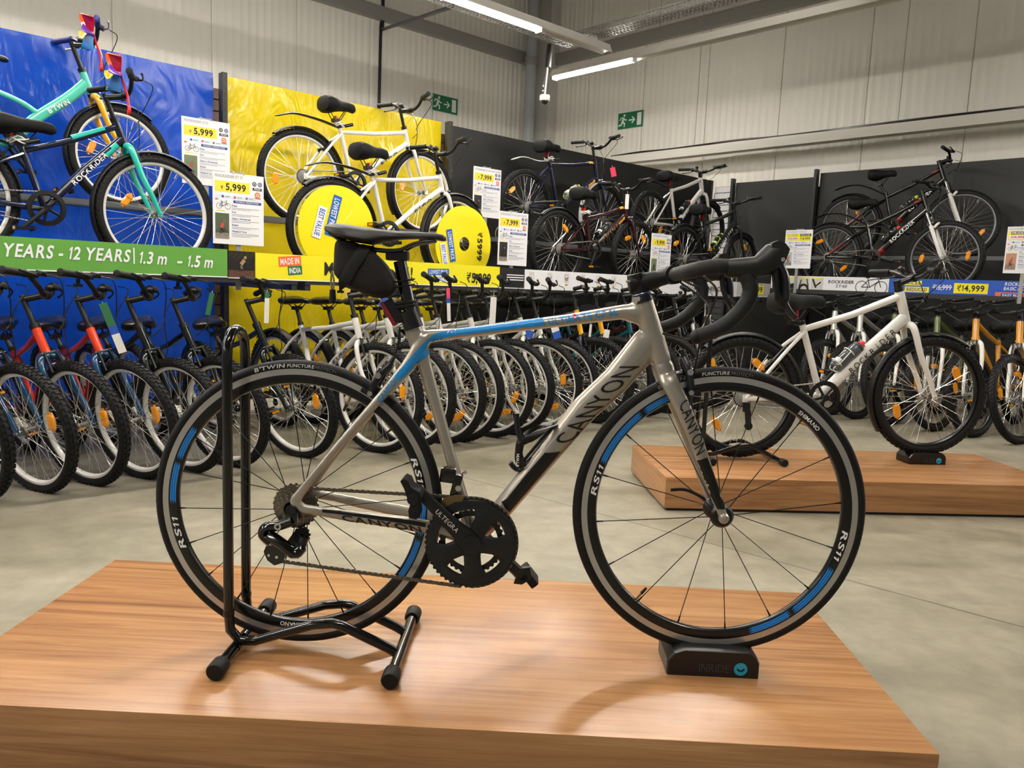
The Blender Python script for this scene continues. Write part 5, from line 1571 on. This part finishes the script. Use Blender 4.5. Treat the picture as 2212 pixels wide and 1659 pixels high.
price_board('white price card with a struck out price at the right edge, red rider photo', 'R', -1.98, -7.82, 1.500, 'ROCKRIDER ST 50', '17,999', PH4, old='19,999', foot=.26)

# ---------------------------------------------------------------- wooden display platforms
H_PL = .163


def platform(label, c, yaw, sx, sy):
    t = thing('display_platform', label, 'platform', (c[0], c[1], 0), yaw)
    mb = MB(); mb.cham(M_WOOD, (0, 0, (H_PL + .014) / 2), (sx, sy, H_PL - .014), .0025); bo = mb.build('box', t); bo.data.materials.append(M_WOODEND)
    for f in bo.data.polygons:
        if abs(f.normal.x) > .8: f.material_index = 1
    mb = MB(); mb.box(M_BLACK, (0, 0, .008), (sx - .03, sy - .03, .016)); mb.build('plinth', t)


platform('low wooden display platform in front, under the silver road bicycle', (-.158, 1.836), -.021, 2.064, .80)
platform('low wooden display platform further back, under the white mountain bicycle', (1.727, 4.012), .070, 2.02, .735)


def floor_stand(label, p, yaw, k=1.):
    t = thing('floor_stand', label, 'bike stand', p, yaw)
    mb = MB()
    side = [(.185, .055, .022), (.165, .055, .034), (.055, .055, .083), (.035, .055, .087), (-.01, .055, .082), (-.145, .055, .036), (-.180, .055, .034), (-.203, .055, .060), (-.206, .055, .10), (-.206, .055, .40), (-.206, .055, .690), (-.206, .050, .722), (-.206, .030, .745)]
    pts = [V((x, -y, z)) for x, y, z in side] + [V((-.206, 0, .752))] + [V((x, y, z)) for x, y, z in reversed(side)]
    pp = []
    for i in range(len(pts) - 1):
        pp.append(pts[i]); d = (pts[i + 1] - pts[i])
        if d.length > .06: pp += [pts[i] + d * .08, pts[i + 1] - d * .08]
    pp.append(pts[-1]); mb.tube(M_GLOSSBLACK, pp, .0115, 12)
    for s in (-1, 1): mb.lathe(M_BLACK, [(.0119, -.006), (.0125, -.004), (.0125, .004), (.0119, .006)], 14, axis='Z', c=(-.206, s * .055, .10)) 
    mb.build('wheel_hoop', t)
    for x in (-.19, .19):
        mb = MB(); mb.cyl(M_GLOSSBLACK, (x, -.165, .020), (x, .165, .020), .0125, 14)
        for s in (-1, 1): mb.cyl(M_GLOSSBLACK, (x + (.014 if x < 0 else -.014), s * .055, .020), (x, s * .055, .026), .012, 8)
        fb = mb.build('foot_bar', t)
        for s in (-1, 1):
            mb = MB(); mb.tube(M_MATTE, [(x, s * .135, .020), (x, s * .140, .020), (x, s * .176, .020), (x, s * .180, .020)], [.0165, .0195, .0200, .0175], 16); mb.build('end_cap', fb)
    return t


floor_stand('black tubular floor stand holding the rear wheel of the silver road bicycle', (-.424, 1.752, H_PL), -.019)


def wheel_block(label, p, yaw, gloss):
    t = thing('wheel_block', label, 'wheel block', p, yaw)
    m = mat('block_plastic', '#131314', .38) if not gloss else mat('block_plastic_gloss', '#0c0c0d', .2)
    mb = MB(); h = .062
    out = [(-.106, 0), (.106, 0), (.106, .036), (.098, .052), (.082, h), (-.070, h), (-.092, .054), (-.106, .036)]
    rings = []
    for y, k in ((-.062, .97), (-.056, 1.0), (-.028, 1.0), (-.018, 1.0)):
        rings.append([V((x * k, y, z * (1 if k == 1 else .97))) for x, z in out])
    for y in (-.018, .018): rings.append([V((x, y, min(z, .038 + 4.2 * x * x))) for x, z in out])
    for y, k in ((.018, 1.), (.028, 1.), (.056, 1.), (.062, .97)): rings.append([V((x * k, y, z * (1 if k == 1 else .97))) for x, z in out])
    mb.loft(m, rings); mb.build('body', t, sharp=25)
    mb = MB(); f = Face(mb, (0, -.0622, 0)); g = mat('block_lettering', '#3a3b3d', .5)
    f.text(g, 'INRIDE', -.035, .012, .020, 0, width=.072); cy = mat('cyan_badge', '#1ea5c8', .4)
    f.disc(cy, .062, .022, .0155, 2); f.ring(M_INK, .062, .026, .010, .004, 3, 12, PI * 1.1, PI * 1.9); mb.build('lettering', t)
    return t


wheel_block('black plastic wheel block under the front wheel of the silver road bicycle', (.490, 1.747, H_PL), -.019, 0)


# ---------------------------------------------------------------- bicycles on the wall racks
LTR_W, LTR_K = M_WDECAL, M_INK
rack = lambda s, nn, z: pose(LW(s, nn, z), YL)
rackR = lambda s, nn, z: pose(RW(s, nn, z), YR)
GEL = (.275, .105, .12)
M = rack(.555, -5.23, 1.709)
TB = make_bike('kid24', 'turquoise children bicycle with yellow fork on the back rack, far left', M, P_TEAL, P_YEL, name='bicycle', step=True, guards='f', refl=((2.95, .17), (.15, .17)), saddle=(.25, .09, .06), grip=mat('grip_blue', '#1a2370', .5), grip_cap=mat('grip_end_blue', '#2c3aa0', .5), lever=M_ALU, wrot=.2, steer=.12)
fr_ = [o for o in TB.children if o.name.startswith('frame')][0]; mb = MB(); f = Face(mb, (.60, -.0215, .190), V((.82, 0, .57)).normalized(), V((-.57, 0, .82)).normalized()); f.text(M_WDECAL, "B'TWIN", 0, 0, .026, 1, width=.135); mb.build('lettering', fr_)
M = rack(.565, -4.71, 1.350)
make_bike('kid26', 'navy children mountain bicycle with turquoise fork, front left on the rack', M, P_NAVY, P_TURQ, guards='fr', accent=P_TURQ, text='ROCKRIDER', text_m=M_WDECAL, refl=((2.75, .17), (-1.0, .235)), extras='rl', saddle=(.30, .11, .105), crank=-.75, steer=.05, dt_r=.021)
M = rack(2.74, -5.23, 1.735)
make_bike('city', 'white bicycle on the back rack, higher of the two before the yellow banner', M, P_WHITE, P_WHITE, guards='frt', text="B'TWIN", text_m=LTR_K, refl=((3.0, .20), (.1, .2)), rrefl=((3.3, .2),), saddle=GEL, extras='rl', spoke=mat('spoke_pale', '#e9e9e2', .3, .6), crank=.2, steer=.08)
M = rack(2.695, -4.71, 1.350)
W2 = M.copy()
make_bike('city', 'white bicycle on the front rack with yellow price discs in both wheels', M, P_WHITE, P_WHITE, guards='frt', text="B'TWIN", text_m=LTR_K, refl=((1.0, .19),), rrefl=(), saddle=GEL, extras='rl', crank=.3, steer=.06)
M = rack(4.965, -5.23, 1.735); NV = M.copy()
make_bike('high', 'navy blue bicycle with level top tube high on the back rack', M, P_NAVY, P_NAVY, rim=RIM_BLK, guards='ft', guard_m=mat('guard_silver', '#a9aaa8', .35), accent=P_YEL, text='_ROCKRIDER', text_m=mat('gold_print', '#e8b84a', .4), refl=((-.4, .2),), rrefl=((2.5, .22),), saddle=GEL, extras='rl', cage=mat('cage_lime', '#c6d834', .4), crank=.1)
M = rack(4.865, -4.71, 1.350); MR = M.copy()
make_bike('low', 'maroon bicycle with low sloping frame at the front of the black bay', M, P_MAROON, P_MAROON, rim=RIM_BLK, guards='r', accent=P_YEL, text='_ROCKRIDER', text_m=mat('gold_print', '#e8b84a', .4), refl=((2.2, .19), (.9, .2)), rrefl=((1.1, .2),), saddle=GEL, extras='rl', cage=M_BLACK, crank=-1.1)
M = rack(6.815, -5.23, 1.740); GW = M.copy()
make_bike('trail', 'pale grey mountain bicycle on the back rack beside the white slatted gap', M, P_LGREY, P_LGREY, rim=RIM_BLK, guards='ft', text='_ROCKRIDER', text_m=LTR_K, refl=((-.5, .2),), rrefl=((-.3, .2),), saddle=GEL, extras='r', cage=M_BLACK, crank=.4)
M = rack(6.715, -4.71, 1.355); BK = M.copy()
make_bike('trail', 'charcoal mountain bicycle with yellow bottle cage in front of the pale grey one', M, P_CHAR, P_CHAR, rim=RIM_BLK, guards='fr', text='_ROCKRIDER', text_m=M_WDECAL, refl=((1.2, .2),), rrefl=((2.3, .2),), saddle=GEL, extras='r', cage=mat('cage_lime', '#c6d834', .4), crank=.7)
M = rackR(-3.88, -8.60, 1.800); R1 = M.copy()
RIM_SIL2 = mat('rim_black_machined', '#77777a', .3, .5)
make_bike('susp', 'black mountain bicycle with white fork high on the back rack at the right', M, P_BLK, P_WHITE, rim=RIM_SIL2, guards='rt', text='ROCKRIDER', text_m=M_WDECAL, accent=mat('paint_red_fade', '#7a1414', .3), refl=((-.4, .2),), saddle=GEL, cage=M_BLACK, crank=.4, steer=.35)
M = rackR(-3.812, -8.05, 1.445); R2 = M.copy()
make_bike('susp', 'black mountain bicycle with white fork on the front rack at the right', M, P_BLK, P_WHITE, rim=RIM_SIL2, guards='rt', text='ROCKRIDER', text_m=M_WDECAL, accent=mat('paint_red_fade', '#7a1414', .3), refl=((3.2, .2), (.1, .2)), rrefl=((2.2, .2), (-.6, .2)), saddle=GEL, cage=M_BLACK, crank=.15, steer=.04)

# bottles in the cages
bottle('clear drinks bottle with lime cap on the navy blue bicycle', cage_matrix('high', NV), '#8d9096', '#c9df3a')
bottle('dark drinks bottle with white band on the maroon bicycle', cage_matrix('low', MR), '#23262a', '#2c2f33')
bottle('black drinks bottle with red cap on the pale grey mountain bicycle', cage_matrix('trail', GW), '#1d2023', '#d83a2c')
bottle('black drinks bottle with yellow cap on the charcoal mountain bicycle', cage_matrix('trail', BK), '#16181b', '#cfd23a')
bottle('dark drinks bottle with lime cap on the higher black bicycle at the right', cage_matrix('susp', R1), '#1a1c1f', '#cbe02e')
bottle('dark drinks bottle with red cap on the lower black bicycle at the right', cage_matrix('susp', R2), '#17191c', '#d8322a')

# advertising discs in the wheels of the lower white bicycle
DISC = mat('disc_yellow', '#f2e000', .4)
t = thing('wheel_disc', 'yellow advertising disc filling the rear wheel of the lower white rack bicycle', 'sign', M=W2)
mb = MB(); mb.lathe(DISC, [(0, -.072), (.284, -.066), (.284, -.063), (0, -.069)], 64, loop=False); mb.build('disc', t)
mb = MB(); f = Face(mb, (0, -.073, 0)); tagbox(f, M_BLUEINK, 'LOWEST PRICE', -.035, .085, .27, .062, rot=-1.83); tagbox(f, M_WHITE, 'BEST VALUE', -.135, .035, .21, .062, M_BLUEINK, rot=-1.83); mb.build('print', t)
t = thing('wheel_disc', 'yellow advertising disc hanging low in the front wheel of the lower white rack bicycle', 'sign', M=W2 @ MX.Translation(V((1.06, 0, 0))) @ MX.Rotation(.06, 4, 'Z'))
mb = MB(); mb.lathe(DISC, [(.052, -.085), (.283, -.080), (.283, -.077), (.052, -.082)], 64, c=(.01, 0, -.030)); mb.build('disc', t)
mb = MB(); f = Face(mb, (.01, -.0862, -.03)); tagbox(f, M_BLUEINK, 'LOWEST PRICE', -.135, -.02, .24, .055, rot=-1.36); tagbox(f, M_WHITE, 'BEST VALUE', -.20, -.09, .17, .055, M_BLUEINK, rot=-1.36); f.text(M_INK, '₹5999', .135, .10, .048, 1, width=.22, rot=-1.58); mb.build('print', t)


def pinwheel(label, M, tilt):
    t = thing('pinwheel', label, 'pinwheel toy', M=M)
    cols = ('#e3122a', '#f0661a', '#f4c417', '#2fa84a', '#2f7fd0', '#6a3aa8')
    for k, c in enumerate(cols):
        a = 2 * PI * k / 6 + .5; mb = MB(); e = V((math.cos(a), 0, math.sin(a))); n_ = V((-math.sin(a), 0, math.cos(a))); y = V((0, -1, 0))
        ring = []
        for q, w_, b in ((.008, .006, .0), (.035, .030, .012), (.060, .038, .022), (.078, .026, .028), (.086, .006, .03)):
            ring.append([e * q + n_ * w_ + y * (b + .020), e * q + n_ * w_ + y * (b + .022), e * q - n_ * w_ * .5 + y * (-.004 + .002), e * q - n_ * w_ * .5 + y * -.004])
        mb.loft(mat('petal_' + c, c, .3, coat=.4), ring); mb.build('petal', t)
    mb = MB(); R_ = mat('pinwheel_stem', '#e8222c', .35); mb.tube(R_, smooth([(0, .004, 0), (-.045, .02, -.03), (-.03, .03, -.08), (0, .03, -.15)], 4), .005, 6)
    mb.lathe(R_, [(.014, -.006), (.019, -.006), (.019, .006), (.014, .006)], 16, c=(0, .03, -.165)); mb.build('stem', t)
    return t


pinwheel('rainbow pinwheel on the handlebar of the turquoise children bicycle, the upper one', MX.Translation(LW(1.335, -5.0, 2.34)) @ MX.Rotation(YL - 1.75, 4, 'Z') @ MX.Scale(1.18, 4) @ MX.Rotation(-.25, 4, 'Y'), 0)
pinwheel('rainbow pinwheel on the handlebar of the navy children bicycle, the lower one', MX.Translation(LW(1.325, -4.5, 2.04)) @ MX.Rotation(YL - 1.75, 4, 'Z') @ MX.Scale(1.18, 4) @ MX.Rotation(-.25, 4, 'Y'), 0)

# ---------------------------------------------------------------- bicycles parked on the floor
def parked(kind, s, nn, yaw, lean, label, lr='L', **k):
    p = LW(s, nn, 0) if lr == 'L' else RW(s, nn, 0)
    return make_bike(kind, label, floor_pose(kind, p, math.radians(yaw), math.radians(lean)), k.pop('frame'), k.pop('fork'), **k)


GRPK, GRPW, GRPD, GRPR = 'children bicycles parked on the floor at the left', 'white bicycles parked in a row on the floor', 'dark bicycles parked beyond the white row', 'bicycles parked on the floor along the right wall'
KA = dict(kind='kid24', yaw=-41, lean=-14, bar_turn=.75)
for s, lab, fr_, fk_, hd, st_ in ((.45, 'red bicycle at the left edge of the floor row, only partly in view', P_RED, P_PETROL, P_ORANGE, .3), (.69, 'red and blue bicycle, leftmost whole front wheel of the floor row', P_RED, P_PETROL, P_ORANGE, .3),
                                 (.96, 'red and blue bicycle with orange head tube, second from the dark green ones', P_RED, P_PETROL, P_ORANGE, .3), (1.19, 'red and blue bicycle with a white and green paper tag on its bars', P_RED, P_PETROL, P_ORANGE, .28),
                                 (1.42, 'dark green bicycle right next to the red ones in the floor row', P_GREEN, P_GREEN, None, .3), (1.645, 'dark green bicycle seen just left of the black floor stand hoop', P_GREEN, P_GREEN, None, .28),
                                 (2.05, 'dark green bicycle before the yellow banner, right beside the black stand hoop', P_GREEN, P_GREEN, None, .25)):
    parked(s=s + (.14 if s < .8 else .085), nn=-4.02, label=lab, frame=fr_, fork=fk_, head=hd, group=GRPK, steer=st_, refl=((.25, .17),), rrefl=((2.2, .17),), saddle=(.25, .095, .075), wrot=s * 2.1, accent=None, **KA)
for i, (s, lab) in enumerate(((2.555, 'white bicycle at the left end of the white row, under the saddle bag'), (2.784, 'second white bicycle of the row, behind the silver seat stays'), (3.033, 'third white bicycle of the row, just right of the silver seat tube'),
                              (3.174, 'fourth white bicycle of the row, its wheel close behind the third'), (3.452, 'fifth white bicycle of the row, seen through the silver frame'), (3.631, 'sixth white bicycle of the row, right behind the fifth'),
                              (3.916, 'seventh white bicycle of the row, behind the bottle cage'), (4.088, 'last white bicycle of the row, next to the dark bicycles'))):
    parked('city', s, -3.886, -41, -4, lab, frame=P_WHITE, fork=P_WHITE, group=GRPW, bar_turn=.75, steer=.22 + .04 * (i % 2), text="B'TWIN", text_m=LTR_K, refl=((.28 - .5 * (i % 3), .19), (-.9 + .3 * (i % 2), .19)), wrot=.37 * i, saddle=(.26, .09, .055), guards='r', knobs=True, crank=.3 * i)
for i, (s, lab, fr_, fk_, kd) in enumerate(((4.496, 'navy bicycle with yellow head stripe, first after the white row', P_DNAVY, P_NAVY, 'high'), (4.745, 'dark teal bicycle behind the down tube of the silver bicycle', P_DTEAL, P_DNAVY, 'high'), (5.10, 'dark teal bicycle nearest the silver head tube', P_DTEAL, P_DNAVY, 'high'),
                                            (5.417, 'maroon bicycle behind the silver fork', P_MAROON, P_MAROON, 'low'), (5.826, 'charcoal bicycle behind the front brake of the silver bicycle', P_CHAR, P_CHAR, 'trail'), (6.045, 'black bicycle at the right end of the dark row on the floor', P_BLK, P_SILV, 'trail'))):
    parked(kd, s, -3.886, -41, -3, lab, frame=fr_, fork=fk_, head=P_YEL if i in (0, 1, 3) else None, group=GRPD, bar_turn=.5, steer=.2, rim=RIM_BLK, refl=((.5, .19),), rrefl=((2.0, .19),), wrot=.5 * i, saddle=GEL, text='_ROCKRIDER' if i != 3 else None, text_m=mat('gold_print', '#e8b84a', .4))
RK = dict(lr='R', yaw=-137, lean=-9, steer=-.22, rim=RIM_BLK, group=GRPR, grip_cap=None)
for i, (s, lab, fr_, fk_) in enumerate(((-3.08, 'grey bicycle with white fork, leftmost of the row at the right', P_SILV, P_WHITE), (-2.85, 'grey bicycle with white fork seen under the frame of the white platform bicycle', P_SILV, P_WHITE), (-2.56, 'olive green bicycle behind the head tube of the white platform bicycle', P_OLIVE, P_WHITE),
                                        (-2.22, 'olive green bicycle left of the golden ones', P_OLIVE, P_WHITE), (-1.935, 'golden yellow bicycle with white fork, the left one of two', P_GOLD, P_WHITE), (-1.632, 'golden yellow bicycle with white fork at the right edge', P_GOLD, P_WHITE))):
    parked('trail', s + .05, -6.70, label=lab, frame=fr_, fork=fk_, refl=((.3, .2), (2.0, .2)), rrefl=((2.0, .19),), wrot=.8 * i, saddle=GEL, **RK)

# the white mountain bicycle on its own platform
M = pose((1.207, 4.05, H_PL + .322 + .012), .10, .033) @ MX.Scale(.96, 4)
make_bike('trail', 'white mountain bicycle standing on the rear wooden platform', M, P_WHITE, P_WHITE, rim=RIM_BLK, guards='fr', text='_ROCKRIDER', text_m=LTR_K, refl=((.65, .2), (3.6, .2)), rrefl=((1.1, .2), (4.0, .2)), saddle=(.30, .11, .125), extras='r', cage=mat('cage_white', '#e9e9e6', .35), crank=-.85, grip_cap=None, dt_r=.032)
bottle('grey drinks bottle with red cap on the white mountain bicycle', cage_matrix('trail', M), '#4a4e52', '#e23a34')
floor_stand('black tubular floor stand holding the rear wheel of the white mountain bicycle', (1.207, 4.05, H_PL), .10, 1)
wheel_block('glossy black wheel block under the front wheel of the white mountain bicycle', (2.245, 4.155, H_PL), .10, 1)


# paper tags hanging from the bars
def hang_tag(label, p, yaw, cols, w_=.028, ln=.13, tilt=0., string=.05):
    t = thing('hang_tag', label, 'tag', M=MX.Translation(p) @ MX.Rotation(yaw, 4, 'Z') @ MX.Rotation(tilt, 4, 'Y'))
    mb = MB(); z = -string
    for c, k in cols: mb.box(mat('tag_' + c, c, .5), (0, 0, z - ln * k / 2), (w_, .0012, ln * k)); z -= ln * k
    mb.build('card', t)
    mb = MB(); mb.cyl(M_WHITE, (0, 0, 0), (0, 0, -string), .0012, 5); mb.build('string', t)
    return t



PAPER, BLU, GRN = '#e4e2de', '#2350b0', '#2c6b43'
hang_tag('long green, blue and white paper tag hanging on a red bicycle at the left', V((-1.832, 3.45, .886)), .6, ((GRN, .45), (BLU, .17), (PAPER, .38)), .034, .235, -.33, .005)
hang_tag('green paper tag hanging on a dark green bicycle before the blue banner', V((-1.458, 3.75, .948)), .5, ((GRN, 1.),), .022, .11, .2, .01)
hang_tag('white paper tag with green top hanging before the yellow banner', V((-1.274, 4.0, .957)), .7, ((GRN, .2), (PAPER, .8)), .024, .16, .03, .01)
hang_tag('blue and white paper tag hanging beside the tail light', V((-.791, 4.5, .925)), .3, ((BLU, .5), (PAPER, .5)), .06, .09, -.9, .02)
hang_tag('looped white paper tag with pink strip among the white bicycles', V((-.412, 4.75, 1.0)), .4, (('#e2446a', .3), (BLU, .15), (PAPER, .55)), .022, .20, -.06, .005)
hang_tag('long white paper tag hanging above the blue stripe of the silver bicycle', V((-.139, 5.0, .978)), .3, ((PAPER, 1.),), .040, .26, .02, .03)
hang_tag('white and blue paper tag under the top tube, left of its twin', V((.123, 5.2, .80)), .3, ((PAPER, .5), (BLU, .5)), .050, .10, .2, .02)
hang_tag('white and blue paper tag under the top tube, right of its twin', V((.259, 5.3, .80)), .3, ((PAPER, .55), (BLU, .45)), .055, .11, -.35, .02)
hang_tag('small white paper tag on a navy bicycle under the blue lettering', V((.553, 5.6, .80)), .9, ((PAPER, 1.),), .030, .09, .1, .03)
hang_tag('square white paper tag on a dark teal bicycle near the head tube', V((.69, 5.7, .78)), .3, ((PAPER, 1.),), .045, .06, .15, .05)
hang_tag('pink paper tag hanging on the bars of the navy blue bicycle', V((.868, 7.6, 2.19)), .5, (('#e2345e', 1.),), .06, .085, -.3, .02)
hang_tag('white paper tag hanging on the bars of the maroon bicycle', V((.963, 7.1, 1.90)), .3, ((PAPER, 1.),), .035, .13, 0, .03)
